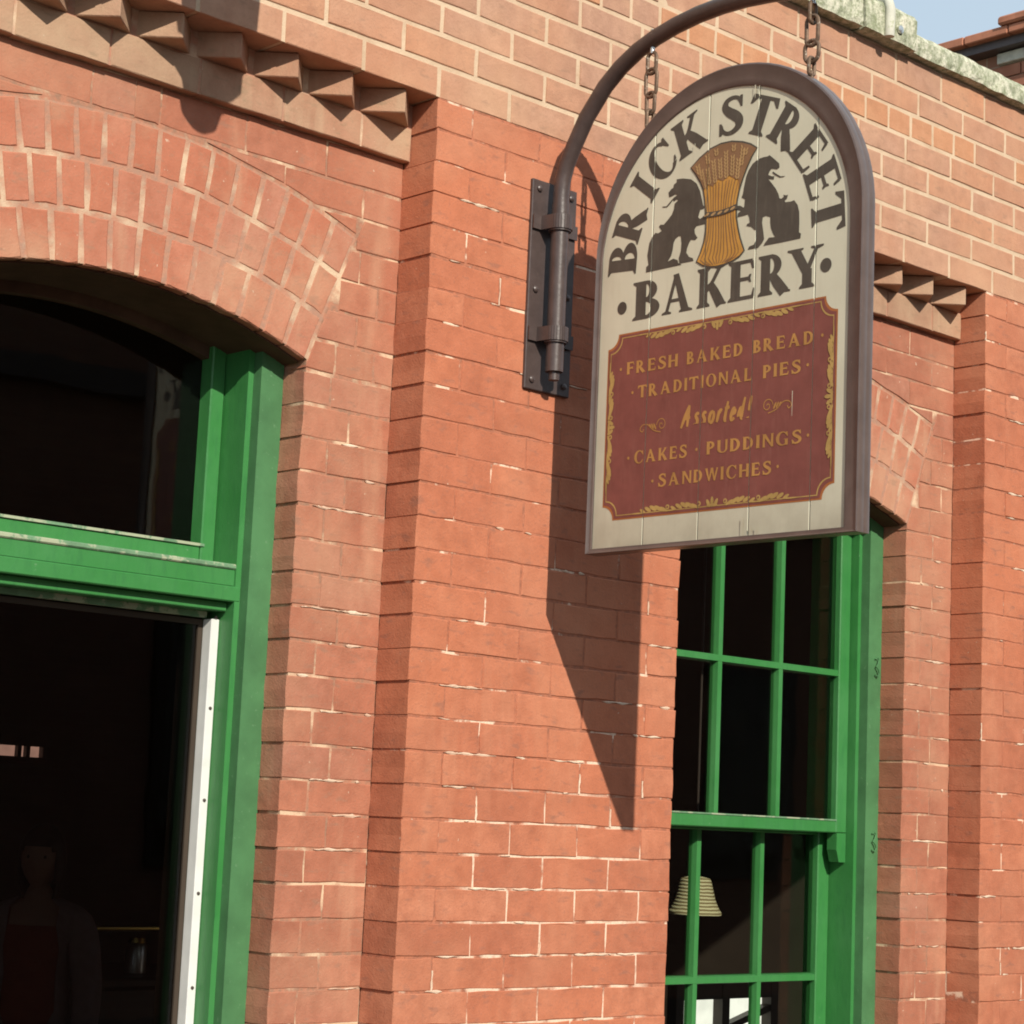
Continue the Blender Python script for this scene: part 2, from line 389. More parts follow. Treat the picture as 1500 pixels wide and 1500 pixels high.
def clip(poly, a, b, c):
    """keep a*x+b*z>=c"""
    out = []
    for k in range(len(poly)):
        p = poly[k]; q = poly[(k + 1) % len(poly)]; fp = a * p[0] + b * p[1] - c; fq = a * q[0] + b * q[1] - c
        if fp >= 0: out.append(p)
        if fp * fq < 0: t = fp / (fp - fq); out.append((p[0] + (q[0] - p[0]) * t, p[1] + (q[1] - p[1]) * t))
    return out
def area(poly): return .5 * sum(poly[k][0] * poly[(k + 1) % len(poly)][1] - poly[(k + 1) % len(poly)][0] * poly[k][1] for k in range(len(poly)))
def lay_poly(parent, mat, poly, y, depth, bev, jit, rot=0.0, c=None):
    if len(poly) < 3 or abs(area(poly)) < .0009: return None
    cx = sum(p[0] for p in poly) / len(poly); cz = sum(p[1] for p in poly) / len(poly)
    if not near_view((cx, y, cz)): return None
    # drop points that nearly coincide
    q = [p for k, p in enumerate(poly) if math.hypot(p[0] - poly[k - 1][0], p[1] - poly[k - 1][1]) > .004]
    if len(q) < 3: return None
    me = brick_poly_mesh([(x - cx, z - cz) for x, z in q], depth, bev, jit, random.randrange(99999)); 
    return link('brick', me, mat, parent, (cx, y + random.uniform(-.0012, .0012), cz))

Z = lambda i: 1.3 + .075 * i
ZO, ZBAND, ZTOOTH = Z(27), 3.186, 3.267            # overhang 3.325, band 3.175, teeth 3.25
X0, X1, X2 = 0.0, .880, 2.217                       # pilaster left / right, next pilaster left
YP, YF = .1125, .19                                 # recessed panel face, frame face
ZCOP = 3.9445
bld = empty('brick_building', (0, 0, 0))
tag(bld, 'old red brick shop building with recessed arched bays and green woodwork', 'building')

# upper wall: core of pale mortar and crisp bricks
uw = MB().box(-4.2, 5.0, .0022, .42, ZO + .001, ZCOP).build('upper_wall', M['mortar_top'], bld)
J = .0058
for i in range(27, 35):
    z0, z1 = Z(i) + (J if i > 27 else 0.0), Z(i + 1) - J
    if i == 34: z1 = Z(i + 1) + .012
    if i == 32:
        x = -1.6 + .05
        while x < 3.3:
            wd = .1085
            big = (x < .3 or x > 2.12) and random.random() < .6
            wd = .2185 if big else .1085
            lay(uw, M['brick_orange'] if (not big and random.random() < .8) else M['brick_top'], x + J, x + wd - J, z0, z1, 0, .10, .0016, .0009); x += wd
        continue
    x = -1.8 + (.1125 if i % 2 == 0 else 0) + (.0 if i < 32 else .06)
    while x < 3.4:
        lay(uw, M['brick_top'], x + J, x + .225 - J, z0, z1, 0, .10, .0016, .0009); x += .225

# pilasters
def pilaster(xa, xb, mat, left_edge=True):
    core = MB().box(xa + .003, xb - .003, .0019, .42, 0, ZO).build('pilaster', M['mortar_low'], bld)
    wd = (xb - xa) / 4
    for i in range(-7, 27):
        jz = random.uniform(.0013, .0030)
        z0, z1 = Z(i) + jz, Z(i + 1) - jz
        if i == 26: z1 -= .004
        cuts = [0, 1, 2, 3, 4] if i % 2 else [0, .5, 1.5, 2.5, 3.5, 4]
        for a, b in zip(cuts[:-1], cuts[1:]):
            ja = random.uniform(.0014, .0032)
            p0 = xa + a * wd + (ja if a > 0 else random.uniform(-.002, .002)); p1 = xa + b * wd - (ja if b < 4 else random.uniform(-.002, .002))
            lay(core, mat, p0, p1, z0, z1, 0, .113, .0016, .0017, .0009)
    return core
def smears(parent, xa, xb, y, zlo, zhi, count, seed, mat, vert=.25):
    r = random.Random(seed); b = MB()
    for _ in range(count):
        i = r.randrange(zlo, zhi); L_ = r.choice((.012, .02, .035, .06, .10, .14)) * r.uniform(.7, 1.2); x = r.uniform(xa, xb - L_ * .6); L_ = min(L_, xb - x); z = Z(i); n_ = max(4, int(L_ / .007))
        if r.random() < vert:
            k = r.randrange(0, 4); xv = X0 + (X1 - X0) * (k + (0 if i % 2 else .5)) / 4 + (parent.name == 'pilaster.001') * X2; zt = r.uniform(.02, .07); pts = [(xv + r.uniform(-.0012, .0012), z + zt * q / 5) for q in range(6)]; hw_ = [r.uniform(.0012, .0032) for q in pts]; nrm = (1, 0)
        else:
            pts = [(x + L_ * q / n_, z + .0008 * math.sin(q * .8 + i) + r.uniform(-.0004, .0004)) for q in range(n_ + 1)]; bw_ = r.uniform(.0016, .0036); ph = r.uniform(0, 6); hw_ = [bw_ * (.80 + .35 * math.sin(ph + q * .9) + r.uniform(-.12, .12)) * min(1, .25 + 1.6 * math.sin(PI * q / n_)) for q in range(n_ + 1)]; nrm = (0, 1)
        if not near_view((pts[0][0], y, pts[0][1])): continue
        o = len(b.V); mth = len(pts)
        for (px, pz), h_ in zip(pts, hw_):
            b.V += [(px - nrm[0] * h_, y - .0002, pz - nrm[1] * h_), (px, y - .0016 * r.uniform(.6, 1.1), pz), (px + nrm[0] * h_, y - .0002, pz + nrm[1] * h_), (px, y + .006, pz)]
        for q in range(mth - 1):
            for t in range(4): t2 = (t + 1) % 4; b.F.append((o + q * 4 + t, o + q * 4 + t2, o + q * 4 + 4 + t2, o + q * 4 + 4 + t))
    o = b.build('mortar_smear', mat, parent); o['kind'] = 'stuff'; return o
M['pale_mortar'] = mortar_mat('pale mortar', (.62, .46, .34), (.72, .58, .44), (.52, .33, .23), .4, .6)
p1 = pilaster(X0, X1, M['brick_low'])
smears(p1, .06, X1 - .12, 0, -6, 8, 38, 11, M['pale_mortar']); smears(p1, .02, X1 - .02, 0, 8, 27, 34, 12, M['pale_mortar'], .1)
p2 = pilaster(X2, X2 + .88, M['brick_low'])
smears(p2, X2 + .01, X2 + .5, 0, -4, 26, 36, 13, M['pale_mortar'], .12)
MB().box(-2.4, -1.52, .002, .42, 0, ZO).build('pilaster', M['sheet'], bld)

# recessed bays
def bay(xl, xr, oL, oR, zs, rise, lamp=False):
    hw = (oR - oL) / 2; cx = (oL + oR) / 2
    R = (hw * hw + rise * rise) / (2 * rise); cz = zs + rise - R; th = math.asin(hw / R)
    m = MB()
    y0, y1 = YP + .0020, .42
    n = 24
    m.box(oR + .003, xr, y0, y1, 0, ZBAND); m.box(xl, oL - .003, y0, y1, 0, ZBAND)
    for k in range(n):
        a = oL - .003 + (oR - oL + .006) * k / n; b = oL - .003 + (oR - oL + .006) * (k + 1) / n
        f = lambda x: cz + .003 + math.sqrt(max(0, R * R - min(abs(x - cx), hw) ** 2))
        m.prism([(a, f(a)), (b, f(b)), (b, ZBAND), (a, ZBAND)], y0, y1)
    core = m.build('recessed_panel', M['mortar_panel'], bld)
    Ro = R + .333
    # rubbed brick rings
    ar = MB().arcband(cx, cz, R + .0035, Ro - .002, -th, th, YP + .0017, YP + .05).build('arch', M['mortar_arch'], bld)
    for ring in range(3):
        ra = R + ring * .111 + (.0 if ring == 0 else .004); rb = R + (ring + 1) * .111 - .005
        cnt = int(round(2 * th * ra / .0655)); da = 2 * th / cnt
        for k in range(cnt):
            t = -th + da * (k + .5); j = .0046
            poly = [(-da * ra / 2 + j, 0), (da * ra / 2 - j, 0), (da * rb / 2 - j, rb - ra), (-da * rb / 2 + j, rb - ra)]
            c = (cx + ra * math.sin(t), YP, cz + ra * math.cos(t))
            if not near_view(c): continue
            key = ('v', round(R, 3), ring, random.randrange(8))
            if key not in _cache: _cache[key] = brick_poly_mesh(poly, (.29 if ring == 0 else .09), .0034, .0017, random.randrange(9999))
            me = mat_mesh(_cache[key], M['brick_arch'])
            link('brick', me, None, ar, (c[0], YP + random.uniform(-.0006, .0004), c[2]), (random.uniform(-.003, .003), t + random.uniform(-.006, .006), 0))
    MB().arcband(cx, cz, R - .0045, R - .0008, -th * .995, th * .995, YP + .024, .345).build('soffit_shade_board', M['soffit'], bld)  # dark board added below the bricks, its colour standing in for shade
    # coursed bricks beside and above the arch
    ox, oz = math.sin(th), math.cos(th)
    zo = cz + Ro * math.cos(th)
    for i in range(-7, 25):
        jz = random.uniform(.0022, .0042)
        za, zb = Z(i) + jz, (Z(i + 1) if i < 24 else ZBAND) - jz; zm = (za + zb) / 2
        for side in (1, -1):
            edge = oR if side == 1 else -oL           # mirrored so that the opening lies at smaller u
            far = xr if side == 1 else -xl
            cc = cx if side == 1 else -cx
            wdt = far - edge
            if zb <= zo + .004:
                cuts = [edge, edge + .076 if wdt > .15 else edge + .04, far] if i % 2 else [edge, edge + (.132 if wdt > .15 else .06), far]
                lead = []
                if zb > zs: lead = []
                cuts = lead + cuts
                if zb > zs: cuts = [edge] + [far - .1125 * q for q in ([2, 1] if i % 2 else [1.5, .5]) if far - .1125 * q > edge + .04] + [far]
            else:
                # above the springing of the rings: module back from the far side towards the crown
                off = .1125 if i % 2 else .0
                cuts = [far]; u = far - .225 + off
                while u > cc: cuts.append(u); u -= .225
                cuts.append(cc - (.0 if side == 1 else .0)); cuts = cuts[::-1]
            xcor = cc + Ro * ox
            if za < zo < zb: cuts = sorted([c for c in cuts if abs(c - xcor) > .05] + [xcor])
            for a, b in zip(cuts[:-1], cuts[1:]):
                if b - a < .012: continue
                ja = .0026
                lo = a + (ja if a > edge + 1e-4 else random.uniform(-.002, .002)); hi = b - (ja if b < far - 1e-4 else 0)
                poly = [(lo, za), (hi, za), (hi, zb), (lo, zb)]
                plain = zb <= zs
                if not plain:
                    mid = (a + b) / 2
                    if zb <= zo + .004 or (za < zo and mid > xcor): poly = clip(poly, oz, -ox, oz * edge - ox * zs + .005)
                    else:
                        ang = min(th, math.atan2(mid - cc, max(zm, zo) - cz)); nx, nz = math.sin(ang), math.cos(ang)
                        poly = clip(poly, nx, nz, nx * cc + nz * cz + Ro + .004)
                if len(poly) < 3: continue
                if side == -1: poly = [(-u, z) for u, z in reversed(poly)]
                if plain and len(poly) == 4:
                    xs = [p[0] for p in poly]; lay(core, M['brick_panel'], min(xs), max(xs), za, zb, YP, .10, .0017, .0018, .0009)
                else: lay_poly(core, M['brick_panel'], poly, YP, .06, .0016, .0016)
    smears(core, oR + .012, xr - .01, YP, -6, 17, 34, int(oR * 100), M['pale_mortar'], 0)
    # projecting string course and the row of bricks set cornerwise over it
    bc = MB().box(xl, xr, .091, .42, ZBAND + .001, ZO - .0005).build('dogtooth_course', M['mortar_arch'], bld)
    x = xr - .148
    while x > xl - .1:
        a = max(x, xl)
        lay(bc, M['brick_tooth'], a + (.002 if a > xl else 0), min(x + .2225, xr) - .002, ZBAND, ZTOOTH - .0025, .0885, .03, .0018, .0012, .0006); x -= .2245
    ax = xr - .086; k = 0
    tm = brick_poly_mesh([(-.0525, -.0525), (.0525, -.0525), (.0525, .0525), (-.0525, .0525)], .0705, .0022, .0012, 5)
    while ax > xl + .05:
        if near_view((ax, 0, ZTOOTH)):
            # modelled lying on its bed: rotate the prism so that its depth runs upward
            V = []; rr = random.Random(int(ax * 1000)); s2 = .0525
            pts = [(-s2, -s2), (s2, -s2), (s2, s2), (-s2, s2)]
            key = ('tooth', k % 4)
            if key not in _cache:
                bm = bmesh.new(); bmesh.ops.create_cube(bm, size=1)
                for v in bm.verts: v.co = Vector((v.co.x * .105 + rr.uniform(-.001, .001), v.co.y * .105 + rr.uniform(-.001, .001), (v.co.z + .5) * (ZO - ZTOOTH - .0012) + rr.uniform(-.0008, .0008)))
                bmesh.ops.bevel(bm, geom=[e for e in bm.edges], offset=.0022, segments=1, affect='EDGES', profile=.5)
                me = bpy.data.meshes.new('brick'); bm.to_mesh(me); bm.free(); _cache[key] = me
            me = mat_mesh(_cache[key], M['brick_tooth'])
            link('brick', me, None, bc, (ax, .0980 - (.008 if k == 0 else 0), ZTOOTH), (0, 0, PI / 4 + rr.uniform(-.03, .03)))
        ax -= .152; k += 1
    return cx, cz, R, th
D = dict(oL=-1.226, oR=-.252, zs=2.672, rise=.094)
Wd = dict(oL=.957, oR=1.990, zs=2.592, rise=.098)
dcx, dcz, dR, dth = bay(-1.52, X0, **D)
wcx, wcz, wR, wth = bay(X1, X2, **Wd)

# coping
cop = empty('coping', (0, 0, 0), bld)
M['roll'] = simple('pale lead roll', (.58, .57, .48), .7, .3, .25, 16, .2, wear=(.38, .40, .27, 40, .6))
def coping_stone(xa, xb, zt, fr, seed):
    r = random.Random(seed); V = []; F = []
    nx = max(6, int((xb - xa) / .035)); prof = [(fr + .02, ZCOP), (fr + .002, ZCOP + .003), (fr, ZCOP + .02), (fr + .001, zt - .026), (fr + .010, zt - .009), (fr + .030, zt), (.20, zt + .012), (.46, zt - .01), (.46, ZCOP)]
    for k in range(nx + 1):
        for y, z in prof: V.append((xa + (xb - xa) * k / nx + (0), y + r.uniform(-.0022, .0022), z + r.uniform(-.0025, .0025)))
    m = len(prof)
    for k in range(nx):
        for j in range(m): j2 = (j + 1) % m; F.append((k * m + j, k * m + j2, (k + 1) * m + j2, (k + 1) * m + j))
    F.append(tuple(range(m))[::-1]); F.append(tuple(nx * m + j for j in range(m)))
    return link('coping_stone', mesh('coping_stone', V, F), M['stone'], cop)
for a, b, t in ((-3.0, -1.31, 4.058), (-1.302, .352, 4.056), (.36, 1.535, 4.058)): coping_stone(a, b, t, -.040, int(a * 100))
coping_stone(1.541, 1.786, 4.060, -.043, 77)
coping_stone(1.789, 3.4, 4.020, -.031, 78)
rb = MB().tube([(1.643, -.050, ZCOP + .002), (1.643, -.052, 4.03), (1.643, -.044, 4.056), (1.643, -.01, 4.070), (1.643, .2, 4.078)], .0150, 12).build('joint_roll', M['roll'], cop, True)
MB().lathe(0, 0, [(.003, 0), (.012, .0), (.012, .006), (.006, .008), (.0, .008)], 14).build('fixing_washer', M['bright_metal'], cop, True).location = (0, 0, 0)
fwash = [o for o in bpy.data.objects if o.name == 'fixing_washer'][0]; fwash.rotation_euler = (PI / 2, 0, 0); fwash.location = (1.70, -.044, 3.985)

# ------------------------------------------------------------------ woodwork: the door bay
def jamb_set(parent, oL, oR, zs, cx, cz, R, th, yA, yB, yBend, name_prefix):
    f = lambda x: cz + math.sqrt(R * R - (x - cx) ** 2) - .0015
    for s, e in ((1, oR), (-1, oL)):
        a, b = sorted((e - s * .0005, e - s * .062)); MB().prism([(a, 0), (b, 0), (b, f(b)), (a, f(a))], yA, yA + .12).build('casing', M['green_faded'], parent)
        a, b = sorted((e - s * .0625, e - s * .077)); MB().prism([(a, 0), (b, 0), (b, f(b)), (a, f(a))], yB, yBend).build('stop_bead', M['green'], parent)
door = empty('doorway', (0, 0, 0), bld)
oL, oR, zs = D['oL'], D['oR'], D['zs']
jamb_set(door, oL, oR, zs, dcx, dcz, dR, dth, .19, .218, .335, 'door')
for a, b in ((oR - .075, oR - .004), (oL + .004, oL + .075)): MB().box(a, b, .336, .425, 0, 2.12).build('shade_lining', M['room'], door)  # dark boxes added so the reveal behind the glass reads as shade
ia, ib = oL + .078, oR - .078
f = MB(); f.box(ib - .037, ib, .303, .348, 2.20, zs + .042, .003).build('transom_stile', M['green'], door); MB().box(ia, ia + .037, .303, .348, 2.20, zs + .042, .003).build('transom_stile', M['green'], door)
MB().box(ia + .0375, ib - .0375, .304, .347, 2.200, 2.252, .004).build('transom_rail', M['green'], door)
MB().box(ia + .030, ib - .030, .300, .3035, 2.2525, 2.2585).build('putty_line', M['green_dirty'], door)
MB().arcband(dcx, dcz, dR - .030, dR - .002, -dth * .97, dth * .97, .320, .347).build('transom_head', M['soffit'], door)  # brown in place of green: shade on the sash head put into its colour
pane = MB().box(ia + .035, ib - .035, .3445, .3475, 2.25, 2.752).build('pane', M['glass'], door)
# transom bar in two lapped boards with a weathered sill on top
bar = MB().prism([(oL + .062, 2.164), (oR - .0625, 2.164), (oR - .0625, 2.199), (oL + .062, 2.199)], .224, .33).build('transom_bar', M['green'], door)
MB().box(oL + .072, oR - .074, .219, .32, 2.1995, 2.2115, .003).build('sill_lip', M['green_dirty'], bar)
MB().box(oL + .0625, oR - .0625, .2165, .30, 2.1285, 2.1622, .0025).build('drip_board', M['green'], bar)
MB().box(oL + .08, oR - .08, .24, .36, 2.108, 2.128, .002).build('head_stop', M['green'], door)
hs = MB().box(oL + .10, oR - .10, .285, .30, 2.094, 2.1075).build('head_strip', M['green_dirty'], door)
for s, e in ((1, oR - .0775), (-1, oL + .0775)):
    a, b = sorted((e, e - s * .0215)); ws = MB().box(a, b, .267, .30, 0, 2.0915, .002).build('weatherstrip', M['white_strip'], door)
    if s == 1:
        for q in range(11):
            rv = MB().lathe(0, 0, [(.0, -.002), (.0035, -.0012), (.0042, .001)], 10).build('rivet', M['iron'], ws, True); rv.rotation_euler = (-PI / 2, 0, 0); rv.location = ((a + b) / 2, .266, .05 + .2 * q + .045)
dleaf = MB(); e0, e1 = oL + .10, oR - .10
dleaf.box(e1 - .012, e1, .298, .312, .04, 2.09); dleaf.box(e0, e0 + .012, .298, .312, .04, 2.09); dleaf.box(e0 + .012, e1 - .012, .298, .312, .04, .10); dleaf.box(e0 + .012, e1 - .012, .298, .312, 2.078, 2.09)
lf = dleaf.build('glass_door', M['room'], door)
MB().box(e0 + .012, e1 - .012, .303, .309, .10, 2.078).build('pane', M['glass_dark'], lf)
MB().tube([(e0 + .06, .285, .95), (e0 + .06, .24, .95), (e0 + .06, .24, 1.2), (e0 + .06, .285, 1.2)], .009, 10).build('handle', M['brass'], lf, True)

# ------------------------------------------------------------------ woodwork: the sash window
win = empty('sash_window', (0, 0, 0), bld)
oL, oR, zs = Wd['oL'], Wd['oR'], Wd['zs']
jamb_set(win, oL, oR, zs, wcx, wcz, wR, wth, .196, .225, .40, 'win')
a0, a1 = oL + .078, oR - .078
def sash(name, y, xa, xb, z0, z1, st, rail_b, rail_t, vx, hz, mw, arched=False):
    p = empty(name, (0, 0, 0), win)
    for u, v in ((xa, xa + st), (xb - st, xb)): MB().box(u, v, y, y + .036, z0, z1, .003).build('stile', M['green'], p)
    MB().box(xa + st, xb - st, y + .0008, y + .036, z0, z0 + rail_b, .003).build('rail', M['green'], p)
    if arched: MB().arcband(wcx, wcz, wR - .045, wR - .002, -wth * .97, wth * .97, y + .001, y + .036).build('rail', M['green'], p)
    else: MB().box(xa + st, xb - st, y + .0008, y + .036, z1 - rail_t, z1, .003).build('rail', M['green'], p)
    def bar(x0, x1, zz0, zz1, vertical):
        # glazing bar: narrow nose outside, wide inside
        if vertical:
            c = (x0 + x1) / 2; V = [(c - .0085, y + .005), (c + .0085, y + .005), (c + .0125, y + .03), (c - .0125, y + .03)]
            b = MB(); i = 0
            b.V = [(px, py, zz0) for px, py in V] + [(px, py, zz1) for px, py in V]
            b.F = [(3, 2, 1, 0), (4, 5, 6, 7), (0, 1, 5, 4), (1, 2, 6, 5), (2, 3, 7, 6), (3, 0, 4, 7)]
        else:
            c = (zz0 + zz1) / 2; V = [(c - .0085, y + .0042), (c + .0085, y + .0042), (c + .0125, y + .0305), (c - .0125, y + .0305)]
            b = MB(); b.V = [(x0, py, pz) for pz, py in V] + [(x1, py, pz) for pz, py in V]
            b.F = [(0, 1, 2, 3), (7, 6, 5, 4), (4, 5, 1, 0), (5, 6, 2, 1), (6, 7, 3, 2), (7, 4, 0, 3)]
        b.build('glazing_bar', M['green'], p)
    for x in vx: bar(x, x, z0 + rail_b, z1 - (rail_t if not arched else .0), True)
    for z in hz: bar(xa + st, xb - st, z, z, False)
    xs = [xa + st] + list(vx) + [xb - st]; zsn = [z0 + rail_b] + list(hz) + [z1 - (rail_t if not arched else 0)]
    for i in range(len(xs) - 1):
        for j in range(len(zsn) - 1):
            if j == len(zsn) - 2 and arched:
                g0 = lambda x: wcz + math.sqrt((wR - .02) ** 2 - (x - wcx) ** 2)
                poly = [(xs[i], zsn[j]), (xs[i + 1], zsn[j]), (xs[i + 1], g0(xs[i + 1])), (xs[i], g0(xs[i]))]
                MB().prism(poly, y + .0195, y + .0225).build('pane', M['glass'], p)
            else: MB().box(xs[i], xs[i + 1], y + .0195, y + .0225, zsn[j], zsn[j + 1]).build('pane', M['glass'], p)
    return p
up_s = sash('upper_sash', .251, a0, a1, 1.688, zs + .045, .048, .036, .04, (1.341, 1.603), (2.148,), .02, True)
for u in ((a1 - .044, a1 - .002), (a0 + .002, a0 + .044)):
    MB().prism([(u[0] + .012, 1.605), (u[1], 1.605), (u[1], 1.6875), (u[0], 1.6875), (u[0], 1.64)], .2515, .286).build('horn', M['green'], up_s)
MB().box(a0 + .048, a1 - .048, .2495, .2512, 1.7225, 1.7265).build('putty_line', M['green_dirty'], up_s)
lo_s = sash('lower_sash', .310, a0, a1, .80, 1.716, .052, .07, .036, (1.344, 1.613), (1.276,), .02)
MB().box(oL, oR, .15, .40, .70, .80, .006).build('window_sill', M['stone'], win)
MB().box(oL, oR, .125, .42, 0, .70).build('apron_wall', M['sheet'], win)
for zz in (2.165, 1.66):
    hk = MB().tube([(1.957, .1925, zz + .03), (1.963, .189, zz + .036), (1.970, .189, zz + .028), (1.964, .188, zz + .016), (1.957, .189, zz + .008), (1.966, .187, zz), (1.970, .187, zz - .010), (1.964, .188, zz - .020), (1.956, .1925, zz - .016)], .0025, 7).build('hook', M['green_faded'], win, True)

# ------------------------------------------------------------------ interior behind the glass
room = empty('interior_room', (0, 0, 0), bld)
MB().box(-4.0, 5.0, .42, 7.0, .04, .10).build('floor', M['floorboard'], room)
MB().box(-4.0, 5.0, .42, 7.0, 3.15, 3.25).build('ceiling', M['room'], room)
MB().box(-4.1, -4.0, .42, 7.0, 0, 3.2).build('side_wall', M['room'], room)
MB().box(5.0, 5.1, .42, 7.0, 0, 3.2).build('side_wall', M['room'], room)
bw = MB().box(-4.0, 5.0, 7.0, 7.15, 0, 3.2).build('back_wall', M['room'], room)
MB().box(-4.2, 5.0, .43, 7.2, 3.30, 3.42).build('roof', M['stone'], bld)
def backwin(name, x0, x1, z0, z1, y, mat, bars=()):
    fr = MB(); t = .03
    fr.box(x0 - t, x0, y - .04, y + .02, z0 - t, z1 + t); fr.box(x1, x1 + t, y - .04, y + .02, z0 - t, z1 + t); fr.box(x0, x1, y - .04, y + .02, z0 - t, z0); fr.box(x0, x1, y - .04, y + .02, z1, z1 + t)
    for b in bars: fr.box(b - .012, b + .012, y - .035, y, z0, z1)
    o = fr.build(name, M['wood_dark'], room)
    MB().box(x0, x1, y + .003, y + .008, z0, z1).build('pane', mat, o)
# small daylit panes seen through the door, far back
P7 = lambda x, y: None
backwin('back_window', 2.92, 3.29, 1.925, 1.985, 6.98, M['lit_window'], (3.145, 3.20))

# ------------------------------------------------------------------ lampshade, counter, person
lampx, lampy = 1.998, .90
ls = empty('pendant_lamp', (lampx, lampy, 1.43)); tag(ls, 'woven straw bell lampshade hanging behind the lower window panes', 'lamp')
g = N('woven straw', .8, .2); p = g.pos(); wv = g.n('ShaderNodeTexWave', wave_type='BANDS', bands_direction='Z'); wv.inputs['Scale'].default_value = 30; wv.inputs['Distortion'].default_value = 1.5; wv.inputs['Detail'].default_value = 2
g.L(p, wv.inputs['Vector']); g.color(g.mix(g.ramp(wv.outputs['Fac'], [(.35, 0), (.6, 1)]), (.30, .22, .11), (.80, .72, .47))); g.bump(wv.outputs['Fac'], .6, .004); M['straw'] = g.m
prof = [(.083, -.012), (.085, -.006), (.074, .012), (.064, .035), (.057, .062), (.051, .088), (.046, .100), (.020, .106), (.008, .106)]
MB().lathe(0, 0, prof, 28).build('lamp_shade', M['straw'], ls, True)
MB().lathe(0, 0, [(.010, .01), (.022, .03), (.018, .06), (.010, .085)], 14).build('bulb', M['cream'], ls, True)
MB().tube([(0, 0, .105), (0, 0, 1.72)], .004, 8).build('cord', M['iron'], ls, True)
# counter with brass rail behind the door
ct = empty('shop_counter', (1.32, 3.08, .1)); tag(ct, 'dark wooden shop counter with a brass rail inside the doorway', 'counter')
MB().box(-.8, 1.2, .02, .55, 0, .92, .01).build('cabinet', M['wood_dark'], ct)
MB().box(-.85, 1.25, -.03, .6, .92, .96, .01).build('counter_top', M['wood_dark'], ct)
MB().tube([(-.35, 0.0, 1.135), (1.1, 0.0, 1.135)], .011, 10).build('brass_rail', M['brass'], ct, True)
for x in (-.3, .4, 1.05): MB().tube([(x, 0, .955), (x, 0, 1.125)], .009, 8).build('rail_post', M['brass'], ct, True)
for k, (x, h, r_) in enumerate(((-.05, .14, .03), (.16, .10, .04))):
    j = empty('glass_jar', (1.36 + x, 3.25, 1.06)); tag(j, ('taller' if k == 0 else 'shorter wider') + ' glass jar standing on the dark shop counter', 'jar', 'jars on the counter')
    MB().lathe(0, 0, [(.0, .001), (r_, .001), (r_, h), (r_ * .8, h + .01)], 16).build('body', M['bright_metal'], j, True)
    MB().lathe(0, 0, [(r_ * .85, h + .0105), (r_ * .9, h + .012), (r_ * .85, h + .03), (0, h + .032)], 16).build('lid', M['brass'], j, True)
# poster-like lit pane seen in the lower window
lb = empty('side_window', (0, 0, 0), room)
MB().box(2.60, 3.10, 1.515, 1.53, .60, 1.13).build('pane', M['lit_bright'], lb)
fr = MB()
for x in (2.585, 2.83, 3.10): fr.box(x - .02, x + .02, 1.47, 1.514, .58, 1.16)
fr.prism([(2.60, .93), (3.10, 1.07), (3.10, 1.045), (2.60, .905)], 1.474, 1.511); fr.box(2.6, 3.1, 1.472, 1.512, 1.09, 1.16); fr.box(2.6, 3.1, 1.475, 1.513, .80, .83); fr.build('frame', M['wood_dark'], lb)

def skin_body(name, verts, edges, radii, mat, parent, root=0, levels=1):
    me = bpy.data.meshes.new(name); me.from_pydata(verts, edges, []); me.update()
    o = link(name, me, mat, parent)
    sk = o.modifiers.new('skin', 'SKIN'); sk.use_smooth_shade = True
    for k, r in enumerate(radii):
        d = me.skin_vertices[0].data[k]; d.radius = (r, r) if not isinstance(r, tuple) else r; d.use_root = (k == root)
    sb = o.modifiers.new('sub', 'SUBSURF'); sb.levels = levels; sb.render_levels = levels
    dg = bpy.context.evaluated_depsgraph_get(); dg.update(); m2 = bpy.data.meshes.new_from_object(o.evaluated_get(dg)); o.modifiers.clear(); o.data = m2
    m2.materials.clear(); m2.materials.append(mat); m2.polygons.foreach_set('use_smooth', [True] * len(m2.polygons))
    return o
M['skin'] = simple('skin', (.44, .25, .18), .55, .4, .12, 12, .05)
M['hair'] = simple('dark brown hair', (.03, .018, .012), .5, .4, .4, 60, .4)
M['red_top'] = simple('rust red top', (.34, .075, .05), .8, .2, .2, 20, .1)
M['cardigan'] = simple('mauve grey cardigan', (.34, .25, .25), .85, .2, .2, 40, .2)
per = empty('person', (.66, 2.55, .10)); tag(per, 'person in a rust red top and pale cardigan standing inside behind the door glass', 'person')
per.rotation_euler = (0, 0, math.radians(-45)); per.scale = (.885, .885, .885)
V = [(0, 0, .92), (0, 0, 1.06), (0, 0, 1.24), (0, 0, 1.36), (0, .005, 1.43), (0, -.005, 1.50)]
E = [(0, 1), (1, 2), (2, 3), (3, 4), (4, 5)]; Rr = [(.15, .10), (.125, .09), (.15, .10), (.13, .085), (.052, .052), (.05, .055)]
def addv(v, r, par): V.append(v); Rr.append(r); E.append((par, len(V) - 1)); return len(V) - 1
for s in (-1, 1):
    a = addv((s * .165, 0, 1.345), .055, 3); a = addv((s * .20, .015, 1.10), .042, a); a = addv((s * .205, -.05, .88), .032, a); wr = addv((s * .20, -.075, .83), (.022, .028), a)
    pm = addv((s * .197, -.088, .775), (.018, .036), wr)
    for k, (dx, ln) in enumerate(((-.028, .062), (-.010, .072), (.009, .067), (.027, .052))):
        b = addv((s * .197, -.088 + dx, .735), .0085, pm); b = addv((s * .194, -.094 + dx, .735 - ln * .55), .0078, b); addv((s * .187, -.096 + dx, .735 - ln), .0068, b)
    b = addv((s * .19, -.125, .79), .010, wr); addv((s * .185, -.14, .755), .008, b)
    h = addv((s * .085, 0, .82), .085, 0); h = addv((s * .09, -.01, .48), .062, h); h = addv((s * .09, .02, .09), .042, h); addv((s * .095, -.12, .035), (.035, .04), h)
